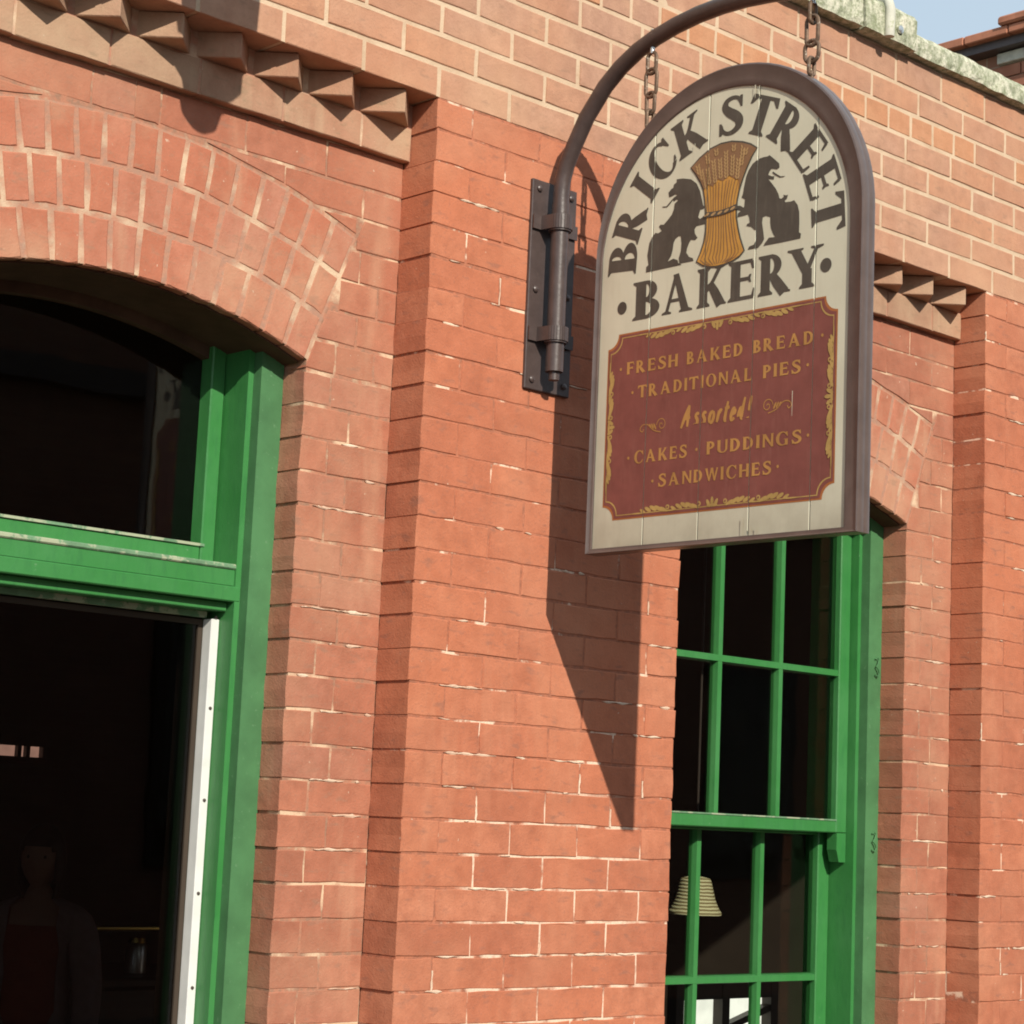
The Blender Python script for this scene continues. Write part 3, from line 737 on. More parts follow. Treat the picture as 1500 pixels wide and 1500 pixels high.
body = skin_body('body', V, E, Rr, M['skin'], per)
# head: ovoid with brow, nose, mouth, eyes and ears; part of the one body mesh
bm = bmesh.new(); bm.from_mesh(body.data)
hb = bmesh.new(); bmesh.ops.create_uvsphere(hb, u_segments=24, v_segments=18, radius=1)
for v in hb.verts:
    x, y, z = v.co; wv_ = 1 - .28 * max(0, -z) ** 1.5
    q = Vector((x * .074 * wv_, y * .092 * (1 - .15 * max(0, -z)), z * .112))
    if y < -.6 and abs(x) < .28 and -.35 < z < .1: q.y -= .020 * (1 - abs(x) / .28) * (1 - abs(z + .2) / .3 if abs(z + .2) < .3 else 0)
    if y < -.5 and -.02 < z < .2 and .2 < abs(x) < .6: q.y += .008
    if y < -.5 and -.62 < z < -.45 and abs(x) < .4: q.y -= .006
    v.co = q + Vector((0, -.012, 1.575))
for s in (-1, 1):
    eb = bmesh.ops.create_uvsphere(hb, u_segments=8, v_segments=6, radius=.022)['verts']
    for v in eb: v.co = Vector((v.co.x * .4 + s * .074, v.co.y * .7 + .004, v.co.z * 1.3 + 1.57))
tm_ = bpy.data.meshes.new('t'); hb.to_mesh(tm_); hb.free(); bm.from_mesh(tm_); bm.to_mesh(body.data); bm.free()
body.data.polygons.foreach_set('use_smooth', [True] * len(body.data.polygons))
ey = MB()
for s in (-1, 1): ey.ball((s * .030, -.0850, 1.583), .0068, 10)
ey.build('eyes', M['hair'], per, True)
def wear(name, keep, off, mat):
    b = bmesh.new(); b.from_mesh(body.data); b.normal_update()
    bmesh.ops.delete(b, geom=[f for f in b.faces if not keep(f.calc_center_median())], context='FACES')
    for v in b.verts: v.co += v.normal * off
    me = bpy.data.meshes.new(name); b.to_mesh(me); b.free(); me.polygons.foreach_set('use_smooth', [True] * len(me.polygons))
    o = link(name, me, mat, per); sd = o.modifiers.new('thick', 'SOLIDIFY'); sd.thickness = .004; return o
wear('top', lambda c: .78 < c.z < 1.385 and abs(c.x) < .185 and not (c.z > 1.33 and abs(c.x) < .06 and c.y < 0), .006, M['red_top'])
wear('cardigan', lambda c: .80 < c.z < 1.43 and (abs(c.x) > .055 + .03 * (1.4 - c.z) or c.y > .02) and c.z - .86 > -.06 * (abs(c.x) > .19), .015, M['cardigan'])
wear('trousers', lambda c: .08 < c.z < .86 and abs(c.x) < .175 and c.y > -.2, .008, M['wood_dark'])
hw_b = bmesh.new(); bmesh.ops.create_uvsphere(hw_b, u_segments=28, v_segments=20, radius=1)
bmesh.ops.delete(hw_b, geom=[f for f in hw_b.faces if (lambda c: c.y < -.30 and c.z < .38 - .25 * abs(c.x) and abs(c.x) < .72)(f.calc_center_median())], context='FACES')
for v in hw_b.verts: v.co = Vector((v.co.x * (.087 + .012 * max(0, -v.co.z)), v.co.y * .103 + .002, v.co.z * (.124 if v.co.z > 0 else .20) + 1.583))
ho = MB().add_bm(hw_b).build('hair', M['hair'], per, True); ho.modifiers.new('thick', 'SOLIDIFY').thickness = .008

# ------------------------------------------------------------------ sign bracket
br = empty('sign_bracket', (.363, 0, 2.95)); tag(br, 'brown iron sign bracket with hinged pipe and curved arm bolted to the brick pilaster', 'sign bracket')
def B(mb, name, mat='iron', sm=True, parent=br):
    o = mb.build(name, M[mat], None, sm); o.parent = parent; o.matrix_parent_inverse = Matrix.Translation((-.363, 0, -2.95)) if parent is br else Matrix.Identity(4)
    return o
plate = B(MB().box(.304, .454, -.0095, .0015, 2.692, 3.205, .002), 'wall_plate', sm=False)
for x, z in ((.325, 3.183), (.433, 3.183), (.325, 2.716), (.433, 2.716), (.325, 2.935), (.433, 2.935)):
    bolt = MB().lathe(0, 0, [(0, .007), (.005, .0065), (.0078, .004), (.0082, 0)], 12).build('bolt', M['iron'], br, True); bolt.rotation_euler = (PI / 2, 0, 0); bolt.location = (x - .363, -.0095, z - 2.95)
py = -.047
B(MB().tube([(.363, py, 2.735), (.363, py, 3.145)], .0215, 18), 'hinge_sleeve')
B(MB().tube([(.363, py, 2.715), (.363, py, 2.735)], .013, 14), 'hinge_pin')
for z in (3.098, 2.825):
    st = MB(); n = 14; hh = .017
    path = [(.304 + .001, -.0125)] + [(.363 - .030, -.0125)] + [(.363 - .0265 * math.cos(a), py - .0265 * math.sin(a)) for a in [PI * k / n for k in range(n + 1)]] + [(.363 + .030, -.0125), (.453, -.0125)]
    i = 0
    for (xa, ya), (xb, yb) in zip(path[:-1], path[1:]):
        d = Vector((xb - xa, yb - ya, 0)); 
        if d.length < 1e-6: continue
        nn = Vector((d.y, -d.x, 0)).normalized() * .004
        i = len(st.V)
        q = [(xa, ya), (xb, yb), (xb + nn.x, yb + nn.y), (xa + nn.x, ya + nn.y)]
        st.V += [(a, b, z - hh) for a, b in q] + [(a, b, z + hh) for a, b in q]
        st.F += [tuple(i + k for k in g_) for g_ in ((3, 2, 1, 0), (4, 5, 6, 7), (0, 1, 5, 4), (1, 2, 6, 5), (2, 3, 7, 6), (3, 0, 4, 7))]
    B(st, 'strap', sm=False)
    B(MB().tube([(.363, py, z - hh - .004), (.363, py, z - hh)], .0275, 18), 'collar')
arm_pts = [(-.047, 3.12), (-.047, 3.17), (-.050, 3.205), (-.061, 3.240), (-.085, 3.285), (-.122, 3.345), (-.180, 3.409), (-.230, 3.446), (-.285, 3.474), (-.340, 3.492), (-.400, 3.505), (-.470, 3.514), (-.54, 3.517), (-.61, 3.515), (-.68, 3.508), (-.74, 3.499), (-.80, 3.488), (-.855, 3.477), (-.885, 3.471)]
B(MB().tube([(.363, y, z) for y, z in arm_pts], .0198, 18), 'arm')
B(MB().ball((.363, -.905, 3.472), .027, 18), 'ball_finial')
for y, z in ((-.329, 3.489), (-.80, 3.488)):
    B(MB().tube([(.363, y, z + .024), (.363, y, z - .034)], .006, 10), 'eye_bolt', 'bright_metal')
# ------------------------------------------------------------------ chains
def torus_link(c, hl, hw_, r, axis):
    """stadium shaped link standing upright; axis 'x' lies in the plane x=const, 'y' in y=const"""
    pts = []
    for k in range(20):
        a = 2 * PI * k / 20; u = hw_ * math.cos(a); v = hw_ * math.sin(a) + (hl - hw_) * (1 if math.sin(a) >= 0 else -1)
        pts.append((c[0], c[1] + u, c[2] + v) if axis == 'x' else (c[0] + u, c[1], c[2] + v))
    return MB().tube(pts, r, 8, closed=True)
def chain(y, spec, label):
    top = spec[0][0]
    root = empty('chain', (.363, y, top)); tag(root, label, 'chain', 'chains that carry the sign')
    for z, hl, hw_, ax_ in spec:
        torus_link((0, 0, z - top), hl, hw_, .0045, ax_).build('link', M['rust'], root, True)
chain(-.329, [(3.432, .026, .0135, 'x'), (3.384, .034, .0170, 'x'), (3.335, .026, .0125, 'x'), (3.294, .024, .011, 'y')], 'rusty chain holding the end of the sign nearest the wall')
chain(-.80, [(3.434, .024, .010, 'y'), (3.393, .034, .0160, 'x'), (3.346, .025, .0190, 'x'), (3.312, .020, .009, 'y')], 'rusty chain holding the outer end of the sign below the ball finial')

# ------------------------------------------------------------------ the hanging sign
SY, SC, SR, SB = -.577, 2.975, .385, 2.288      # centre, spring line, arch radius, bottom
XFACE = .352
sg = empty('hanging_sign', (.363, SY, SB)); tag(sg, 'arch topped bakery sign of cream boards with lions, wheat sheaf and maroon panel', 'sign')
INV = Matrix.Translation((-.363, -SY, -SB))
def on_sign(o): o.parent = sg; o.matrix_parent_inverse = INV; return o
EDGES = [-.40, -.216, -.0535, .0900, .2547, .40]
GAP = .0010
PL = [(EDGES[k] + (GAP if k else 0), EDGES[k + 1] - (GAP if k < 4 else 0)) for k in range(5)]
for a, b in PL:
    a = max(a, -.372); b = min(b, .372); n = 10
    top = [(a + (b - a) * k / n) for k in range(n + 1)]
    poly = [(a, SB + .012), (b, SB + .012)] + [(s, SC + math.sqrt(max(0, .374 ** 2 - s * s))) for s in reversed(top)]
    V = [(XFACE + .0012, SY - s, z) for s, z in poly] + [(XFACE + .022, SY - s, z) for s, z in poly]
    m = len(poly); cs = (a + b) / 2
    V = [(XFACE, SY - (s + (.0012 if s < cs else -.0012)), z) for s, z in poly] + V
    F = [tuple(range(m))] + [(t + k, t + m + k, t + m + (k + 1) % m, t + (k + 1) % m) for t in (0, m) for k in range(m)] + [tuple(2 * m + k for k in reversed(range(m)))]
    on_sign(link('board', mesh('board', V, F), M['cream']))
on_sign(MB().box(XFACE + .0225, .376, SY - .372, SY + .372, SB + .012, SC + .10).build('backing', M['iron']))
# moulded rim swept round the outline
path = [(-SR, SB), (-SR, (SB + SC) / 2), (-SR, SC)] + [(SR * math.sin(a), SC + SR * math.cos(a)) for a in [(-PI / 2 + PI * k / 40) for k in range(1, 40)]] + [(SR, SC), (SR, (SB + SC) / 2), (SR, SB)]
IC, IZ, IR, IB = -.0135, 2.953, .3585, SB + .0125
prof = [(-.03, .3545), (0, .3545), (.0, .3500), (.06, .3480), (.30, .3478), (.55, .3462), (.78, .3440), (.90, .3425), (.97, .3440), (1.0, .3480), (1.0, .3600), (.985, .3620), (.985, .3665), (1.0, .3690), (1.0, .3800), (.95, .385), (.3, .385), (-.03, .385)]
V = []; F = []; m = len(prof); n = len(path)
for k, (s, z) in enumerate(path):
    if k == 0: si, zi = IC - IR, IB
    elif k == n - 1: si, zi = IC + IR, IB
    elif k == 1: si, zi = IC - IR, z
    elif k == n - 2: si, zi = IC + IR, z
    else: a = math.atan2(s, z - SC) if abs(z - SC) > 1e-9 or k > 3 else -PI / 2; si, zi = IC + IR * math.sin(a), IZ + IR * math.cos(a)
    for t, x in prof: V.append((x, SY - (si + (s - si) * t), zi + (z - zi) * t))
for k in range(n):
    k2 = (k + 1) % n
    for j in range(m): j2 = (j + 1) % m; F.append((k * m + j, k * m + j2, k2 * m + j2, k2 * m + j))
fm = mesh('frame', V, F)
fm.polygons.foreach_set('use_smooth', [True] * len(fm.polygons)); fm.set_sharp_from_angle(angle=math.radians(35))
on_sign(link('frame', fm, M['frame']))
for y, z in ((-.329, 3.272), (-.80, 3.29)):
    on_sign(MB().tube([(.363, y, z - .015), (.363, y, z + .012)], .005, 8).build('eye_screw', M['rust'], None, True))

# ---- flat painted shapes, cut at the joints between the boards
def clip_tri(t, a, b):
    p = clip(t, 1, 0, a)
    return clip(p, -1, 0, -b) if len(p) > 2 else []
_layer = [0.0]
def paint(name, loops_list, mat, h):
    """loops_list: list of shapes, a shape = [outer, hole, hole...]; every shape a hair above the one before"""
    V = []; F = []
    for q, loops in enumerate(loops_list):
        flat = [p for l in loops for p in l]
        tris = tessellate_polygon([[Vector((p[0], p[1], 0)) for p in l] for l in loops])
        for t in tris:
            T = [flat[i] for i in t]
            A = area(T)
            if abs(A) < 1e-9: continue
            if A < 0: T = T[::-1]
            for a, b in PL:
                c = clip_tri(T, a, b)
                if len(c) > 2:
                    i = len(V); V += [(XFACE - h - q * 4e-6, SY - s, z) for s, z in c]; F.append(tuple(range(i, i + len(c))))
    return on_sign(link(name, mesh(name, V, F), M[mat]))
def ell(cx, cz, rx, rz, n=20, rot=0.0, a0=0, a1=2 * PI):
    full = abs(a1 - a0 - 2 * PI) < 1e-6
    out = []
    for k in range(n + (0 if full else 1)):
        a = a0 + (a1 - a0) * k / n; x, z = rx * math.cos(a), rz * math.sin(a)
        out.append((cx + x * math.cos(rot) - z * math.sin(rot), cz + x * math.sin(rot) + z * math.cos(rot)))
    return out
def stroke(pts, wd):
    """ribbon along pts with widths"""
    n = len(pts); Lf = []; Rt = []
    for k, (x, z) in enumerate(pts):
        a = pts[max(k - 1, 0)]; b = pts[min(k + 1, n - 1)]; dx, dz = b[0] - a[0], b[1] - a[1]; d = math.hypot(dx, dz) or 1
        wv_ = (wd[k] if isinstance(wd, (list, tuple)) else wd) / 2
        Lf.append((x - dz / d * wv_, z + dx / d * wv_)); Rt.append((x + dz / d * wv_, z - dx / d * wv_))
    return Rt + Lf[::-1]
def spline(P, n=8):
    out = []
    for k in range(len(P) - 1):
        p0 = P[max(k - 1, 0)]; p1 = P[k]; p2 = P[k + 1]; p3 = P[min(k + 2, len(P) - 1)]
        for q in range(n):
            t = q / n; out.append(tuple(.5 * (2 * b + (c - a) * t + (2 * a - 5 * b + 4 * c - d) * t * t + (3 * b - a - 3 * c + d) * t ** 3) for a, b, c, d in zip(p0, p1, p2, p3)))
    out.append(tuple(P[-1])); return out

# ---- capital letters, height 1; st stem, hn hairline, sf serif reach, sh serif height
def glyph(ch, st=.22, hn=.085, sf=.07, sh=.06):
    S_ = []
    def stem(x, z0=0, z1=1, bot=True, top=True, wl=None, wr=None, w_=st):
        l = sf if wl is None else wl; r = sf if wr is None else wr
        p = []
        if bot: p += [(x - l, z0), (x + w_ + r, z0), (x + w_ + r, z0 + sh * .7), (x + w_, z0 + sh * 1.9)]
        else: p += [(x, z0), (x + w_, z0)]
        if top: p += [(x + w_, z1 - sh * 1.9), (x + w_ + r, z1 - sh * .7), (x + w_ + r, z1), (x - l, z1), (x - l, z1 - sh * .7), (x, z1 - sh * 1.9)]
        else: p += [(x + w_, z1), (x, z1)]
        if bot: p += [(x, z0 + sh * 1.9), (x - l, z0 + sh * .7)]
        S_.append([p])
    def bowl(x, zb, zt, rx, thick):
        zc = (zb + zt) / 2; rz = (zt - zb) / 2
        o = [(x - .02, zb)] + ell(x, zc, rx, rz, 18, 0, -PI / 2, PI / 2) + [(x - .02, zt)]
        i = [(x - .02, zt - hn)] + ell(x, zc, max(.02, rx - thick), rz - hn, 18, 0, PI / 2, -PI / 2) + [(x - .02, zb + hn)]
        S_.append([o + i])
    def arm(x0, x1, z, up=0, dn=0, t=hn):
        S_.append([[(x0, z - t / 2), (x1, z - t / 2), (x1, z + t / 2), (x0, z + t / 2)]])
        if up or dn: S_.append([[(x1 - .07, z), (x1 - .01, z - dn), (x1 + .045, z - dn), (x1 + .02, z), (x1 + .045, z + up), (x1 - .01, z + up)]])
    s0 = sf
    if ch == 'I': stem(s0); return S_, st + 2 * sf
    if ch == 'B': stem(s0, wr=.02); bowl(s0 + st, .47, 1, .27, .19); bowl(s0 + st, 0, .535, .34, .21); return S_, s0 + st + .35
    if ch == 'P': stem(s0); bowl(s0 + st, .40, 1, .33, .20); return S_, s0 + st + .34
    if ch == 'R':
        stem(s0); bowl(s0 + st, .43, 1, .31, .20)
        S_.append([stroke([(s0 + st + .06, .48), (s0 + st + .20, .27), (s0 + st + .40, 0)], [st * .8, st * 1.05, st * 1.1])]); 
        S_.append([[(s0 + st + .27, 0), (s0 + st + .56, 0), (s0 + st + .56, sh * .7), (s0 + st + .47, sh * 1.4), (s0 + st + .3, sh * 1.4)]]); return S_, s0 + st + .55
    if ch == 'D': stem(s0, wr=.02); bowl(s0 + st, 0, 1, .46, .22); return S_, s0 + st + .48
    if ch == 'E':
        stem(s0, wr=.02); x = s0 + st - .02; arm(x, x + .34, 1 - hn / 2, 0, .2); arm(x, x + .27, .52, .10, .10); arm(x, x + .38, hn / 2, .22, 0); return S_, x + .44
    if ch == 'F':
        stem(s0); x = s0 + st - .02; arm(x, x + .34, 1 - hn / 2, 0, .2); arm(x, x + .26, .50, .10, .10); return S_, x + .38
    if ch == 'L': stem(s0, wr=.04); x = s0 + st - .02; arm(x, x + .34, hn / 2, .24, 0); return S_, x + .40
    if ch == 'T':
        stem(.36 - st / 2, top=False, z1=.96); S_.append([[(0, 1 - hn), (.72, 1 - hn), (.72, 1), (0, 1)]])
        for s in (-1, 1): S_.append([[(.36 + s * .37, 1), (.36 + s * .40, .74), (.36 + s * .345, .74), (.36 + s * .22, 1 - hn), (.36 + s * .22, 1)][::s]])
        return S_, .74
    if ch == 'H':
        stem(s0); x2 = s0 + st + .30; stem(x2); arm(s0 + st - .02, x2 + .02, .5); return S_, x2 + st + sf
    if ch == 'N':
        stem(s0, w_=hn * 1.2); x2 = s0 + .56; stem(x2, w_=hn * 1.2, bot=False); S_.append([[(s0 - .03, 1), (s0 + st * .95, 1), (x2 + hn * 1.2, 0), (x2 + hn * 1.2 - st * .6, 0)]]); return S_, x2 + hn + sf
    if ch == 'U':
        x2 = s0 + .55; stem(s0, .25, 1, bot=False); stem(x2, .25, 1, bot=False, w_=hn * 1.2)
        o = ell(s0 + (.55 + hn * 1.2) / 2, .32, (.55 + hn * 1.2) / 2, .33, 18, 0, PI, 2 * PI); i = ell(s0 + (st + .55) / 2, .32, (.55 - st) / 2, .24, 18, 0, 2 * PI, PI); S_.append([o + i]); return S_, x2 + hn + sf
    if ch == 'O':
        S_.append([ell(.43, .5, .42, .52, 32), ell(.43, .5, .42 - st, .44, 32)]); return S_, .86
    if ch in 'CG':
        o = ell(.43, .5, .43, .53, 30, 0, math.radians(42), math.radians(318)); i = ell(.47, .5, .43 - st + .03, .445, 30, 0, math.radians(312), math.radians(48)); S_.append([o + i])
        S_.append([[(.70, 1.0), (.77, 1.0), (.79, .66), (.745, .66), (.62, .86)]])
        if ch == 'C': S_.append([[(.62, .14), (.735, .30), (.785, .30), (.76, .18)]]); return S_, .82
        stem(.60, .0, .46, bot=False, w_=st * .9, wl=.08); return S_, .88
    if ch == 'K':
        stem(s0); x = s0 + st
        S_.append([stroke([(x - .03, .40), (x + .18, .66), (x + .37, .97)], [hn, hn * 1.1, hn * 1.2])]); S_.append([[(x + .20, 1), (x + .52, 1), (x + .52, 1 - sh * .7), (x + .40, 1 - sh * 1.3), (x + .28, 1 - sh * 1.3), (x + .20, 1 - sh * .7)]])
        S_.append([stroke([(x + .06, .60), (x + .22, .35), (x + .42, 0)], [st * .75, st, st * 1.1])]); S_.append([[(x + .26, 0), (x + .58, 0), (x + .58, sh * .7), (x + .48, sh * 1.4), (x + .3, sh * 1.4)]]); return S_, x + .56
    if ch == 'A':
        S_.append([stroke([(.14, .02), (.42, .98)], [hn, hn * 1.1])]); S_.append([[(.33, 1.0), (.50, 1.02), (.86, 0), (.62, 0)]]); S_.append([[(.22, .29), (.66, .29), (.66, .29 + hn * .9), (.22, .29 + hn * .9)]])
        S_.append([[(0, 0), (.29, 0), (.29, sh * .7), (.19, sh * 1.4), (.10, sh * 1.4), (0, sh * .7)]]); S_.append([[(.54, 0), (.95, 0), (.95, sh * .7), (.84, sh * 1.5), (.64, sh * 1.5), (.54, sh * .7)]]); return S_, .95
    if ch == 'Y':
        stem(.40, 0, .46, top=False); S_.append([[(.07, .99), (.33, .99), (.62, .42), (.40, .36)]]); S_.append([stroke([(.52, .40), (.78, .98)], [hn * 1.3, hn])])
        S_.append([[(0, 1), (.42, 1), (.42, 1 - sh * .7), (.3, 1 - sh * 1.4), (.1, 1 - sh * 1.4), (0, 1 - sh * .7)]]); S_.append([[(.62, 1), (.95, 1), (.95, 1 - sh * .7), (.83, 1 - sh * 1.4), (.73, 1 - sh * 1.4), (.62, 1 - sh * .7)]]); return S_, .95
    if ch == 'W':
        S_.append([[(.02, 1), (.22, 1), (.40, 0), (.30, 0)]]); S_.append([stroke([(.35, .02), (.55, .99)], hn)]); S_.append([[(.46, 1), (.66, 1), (.82, 0), (.72, 0)]]); S_.append([stroke([(.77, .02), (.98, .99)], hn)])
        if sf > .03:
            for a in (.0, .44, .88): S_.append([[(a - .03, 1), (a + .26, 1), (a + .26, 1 - sh * .7), (a - .03, 1 - sh * .7)]])
        return S_, 1.06
    if ch == 'S':
        c = spline([(.56, .80), (.46, .93), (.31, .955), (.16, .88), (.13, .73), (.24, .60), (.42, .48), (.53, .36), (.53, .20), (.40, .075), (.24, .045), (.11, .12), (.045, .26)], 6)
        n = len(c); wd = []
        for k in range(n):
            t = k / (n - 1); wd.append(hn + (st * 1.05 - hn) * math.exp(-((t - .5) / .21) ** 2))
        S_.append([stroke(c, wd)]); S_.append([[(.52, 1.0), (.585, 1.0), (.60, .70), (.55, .70), (.47, .88)]]); S_.append([[(.02, .0), (.085, .0), (.15, .13), (.06, .32), (.0, .32)]]); return S_, .64
    return [], .35
def place(word, x0, x1, zb, hgt, **kw):
    """set a word so that it spans x0..x1 on the base line zb"""
    tr = kw.pop('track', .1); items = [glyph(c, **kw) for c in word]
    tot = sum(a for _, a in items) + tr * (len(items) - 1); sc = (x1 - x0) / tot; out = []; x = x0
    for shp, a in items:
        for loops in shp: out.append([[(x + p[0] * sc, zb + p[1] * hgt) for p in l] for l in loops])
        x += (a + tr) * sc
    return out
serif = dict(st=.25, hn=.095, sf=.075, sh=.06)
# BRICK STREET round the arch
AX, AZ, AR, AH = -.010, 2.950, .2525, .0885
for word, angs in (('BRICK', (-86.0, -69.6, -52.6, -38.3, -20.6)), ('STREET', (4.0, 21.2, 37.6, 54.4, 70.2, 86.0))):
    for ch, an in zip(word, angs):
        sh_ = []
        shp, adv = glyph(ch, **serif); t = math.radians(an)
        wdt = {'B': .076, 'R': .086, 'I': .040, 'C': .078, 'K': .088, 'S': .068, 'T': .078, 'E': .072}[ch]; k = wdt / adv
        for loops in shp:
            sh_.append([[(AX + (AR + p[1] * AH) * math.sin(t) + (p[0] - adv / 2) * k * math.cos(t), AZ + (AR + p[1] * AH) * math.cos(t) - (p[0] - adv / 2) * k * math.sin(t)) for p in l] for l in loops])
        paint('letter', sh_, 'black', .0006)

for ch, a, b in (('B', -.2700, -.1860), ('A', -.1790, -.0880), ('K', -.0750, .0080), ('E', .0150, .0940), ('R', .1000, .1880), ('Y', .1800, .2770)): paint('letter', place(ch, a, b, 2.8190, .0890, **serif), 'black', .0006)
paint('dot', [[ell(-.3035, 2.8545, .0145, .0150, 22)]], 'black', .0006); paint('dot', [[ell(.2835, 2.8600, .0150, .0155, 22)]], 'black', .0006)
# maroon panel with notched corners
def notched(xa, xb, za, zb, r, n=8):
    out = []
    for cx_, cz_, a0 in ((xb, za, PI), (xb, zb, 3 * PI / 2), (xa, zb, 2 * PI), (xa, za, PI / 2)):
        for k in range(n + 1):
            a = a0 - PI / 2 * k / n
            out.append((cx_ + r * math.cos(a), cz_ + r * math.sin(a)))
    return out
MX0, MX1, MZ0, MZ1 = -.3420, .3180, 2.3620, 2.7930
paint('panel_border', [[notched(MX0, MX1, MZ0, MZ1, .032)]], 'orange_line', .0004)
paint('panel', [[notched(MX0 + .0035, MX1 - .0035, MZ0 + .0035, MZ1 - .0035, .033)]], 'maroon', .0008)
# border ornament: dark line, then scrolled leaves along each side
dk = notched(MX0 + .009, MX1 - .009, MZ0 + .009, MZ1 - .009, .034); dk2 = notched(MX0 + .0112, MX1 - .0112, MZ0 + .0112, MZ1 - .0112, .0345)
paint('border_line', [[dk, dk2[::-1]]], 'gold_pale', .0012)
leafs = []; darks = []
def leafrow(p0, p1, inward, reach=.5):
    dx, dz = p1[0] - p0[0], p1[1] - p0[1]; Lg = math.hypot(dx, dz); ux, uz = dx / Lg, dz / Lg; ang = math.atan2(uz, ux)
    mid = Lg / 2
    def at(t, o): return (p0[0] + ux * t + inward[0] * o, p0[1] + uz * t + inward[1] * o)
    # centre palmette
    for q in (-1, 0, 1): c = at(mid + q * .011, .010 + (.004 if q == 0 else 0)); leafs.append([ell(c[0], c[1], .0045, .010, 12, ang + q * -.5 + (0))])
    c = at(mid, .005); leafs.append([ell(c[0], c[1], .016, .0035, 12, ang)])
    for sgn in (-1, 1):
        for grp in (0.30, 0.62):
            for k in range(5):
                t = mid + sgn * mid * (grp - .13 + .055 * k) ; sz_ = .0135 * (1 - .10 * abs(k - 1)); c = at(t, .0055 + .0045 * math.sin(k / 4 * PI) + .0015)
                leafs.append([ell(c[0], c[1], sz_, .0036 + .0012 * math.sin(k / 4 * PI), 12, ang + sgn * .45 * (1 if inward[1] > 0 or inward[0] < 0 else -1))])
            c = at(mid + sgn * mid * (grp + .14), .0030); leafs.append([ell(c[0], c[1], .022, .0018, 12, ang)])
            c = at(mid + sgn * mid * (grp - .17), .011); leafs.append([ell(c[0], c[1], .0058, .0058, 12)])
            c = at(mid + sgn * mid * (grp - .17), .0112); darks.append([ell(c[0], c[1], .0024, .0024, 10)])
for a, b, c in (((-.30, MZ1 - .007), (.276, MZ1 - .007), (0, -1)), ((-.30, MZ0 + .007), (.276, MZ0 + .007), (0, 1)), ((MX0 + .006, 2.405), (MX0 + .006, 2.750), (1, 0)), ((MX1 - .006, 2.405), (MX1 - .006, 2.750), (-1, 0))): leafrow(a, b, c)
paint('leaf_ornament', leafs, 'gold_pale', .0014); paint('scroll_eye', darks, 'maroon', .0022)
gl = dict(st=.22, hn=.13, sf=.022, sh=.03, track=.17)
rows = [[('FRESH', -.281, -.1245), ('BAKED', -.099, .0630), ('BREAD', .0915, .2560)], [('TRADITIONAL', -.243, .0910), ('PIES', .1205, .2235)], [('CAKES', -.2480, -.0895), ('PUDDINGS', -.0330, .2300)], [('SANDWICHES', -.1720, .1505)]]
for words_, zb, dots in zip(rows, (2.6955, 2.6370, 2.4865, 2.4275), ((-.2995, .2790), (-.2605, .2420), (-.2660, -.0615, .2470), (-.1895, .1680))):
    for wrd, a, b in words_: paint('lettering', place(wrd, a, b, zb, .0285, **gl), 'gold', .0014)
    for d in dots: paint('dot', [[ell(d, zb + .0145, .0036, .0036, 10)]], 'gold', .0014)
# the slanting brush script word, drawn stroke by stroke
def brush(P, x, z, h, wd=.0074): 
    c = spline([(x + (p[0] + .30 * p[1]) * h * .62, z + p[1] * h) for p in P], 5); n = len(c)
    return [stroke(c, [wd * (.75 + .45 * math.sin(PI * k / (n - 1))) for k in range(n)])]
bx = -.109; zz = 2.5555; H_ = .047; sc_ = []
A_ = [[(0, -.06), (.22, .45), (.50, 1.0)], [(.50, 1.0), (.55, .5), (.62, -.02)], [(.06, .36), (.40, .40), (.78, .42)]]
s_ = [[(.40, .50), (.22, .56), (.10, .44), (.30, .26), (.34, .10), (.16, .0), (.0, .08)]]
o_ = [[(.34, .55), (.10, .48), (.02, .22), (.14, .02)], [(.14, .02), (.34, .06), (.44, .32), (.34, .55)]]
r_ = [[(.08, .54), (.08, .28), (.04, .0)], [(.08, .32), (.24, .54), (.40, .50)]]
t_ = [[(.18, .92), (.12, .4), (.14, .06), (.30, .04)], [(-.04, .60), (.18, .62), (.42, .64)]]
e_ = [[(.05, .26), (.34, .36), (.33, .52)], [(.33, .52), (.16, .54), (.03, .28), (.12, .02), (.40, .10)]]
d_ = [[(.34, .46), (.14, .52), (.02, .22), (.12, .0), (.32, .16)], [(.40, 1.0), (.34, .5), (.34, .06), (.44, .04)]]
x_ = [[(.10, 1.02), (.08, .6), (.05, .34)], [(.03, .06), (.05, .03), (.06, .0)]]
for lst, adv in ((A_, .84), (s_, .50), (s_, .52), (o_, .54), (r_, .46), (t_, .46), (e_, .50), (d_, .62), (x_, .2)):
    for st_ in lst: sc_.append(brush(st_, bx, zz, H_))
    bx += adv * H_ * .905
paint('lettering', sc_, 'gold', .0014)
sw = []
def swirl(cx_, cz_, sgn):
    P = [(cx_ + sgn * (-.022) + sgn * (.016 - .0018 * k * .55) * math.cos(k * .62) * .95, cz_ + (.016 - .0010 * k) * math.sin(k * .62)) for k in range(0, 16)]
    sw.append([stroke(spline(P, 3), .0020)])
    sw.append([stroke(spline([(cx_ - sgn * .020, cz_ - .0165), (cx_ + sgn * .002, cz_ - .010), (cx_ + sgn * .020, cz_ + .004), (cx_ + sgn * .036, cz_ + .004), (cx_ + sgn * .043, cz_ - .005), (cx_ + sgn * .036, cz_ - .011), (cx_ + sgn * .032, cz_ - .005)], 6), .0022)])
    for k in range(3): sw.append([ell(cx_ + sgn * (-.002 + .007 * k), cz_ - .002 + .001 * k, .0026, .0085 - .0012 * k, 12, -sgn * .5)])
swirl(.1580, 2.5760, 1); paint('swirl', sw, 'gold', .0014)
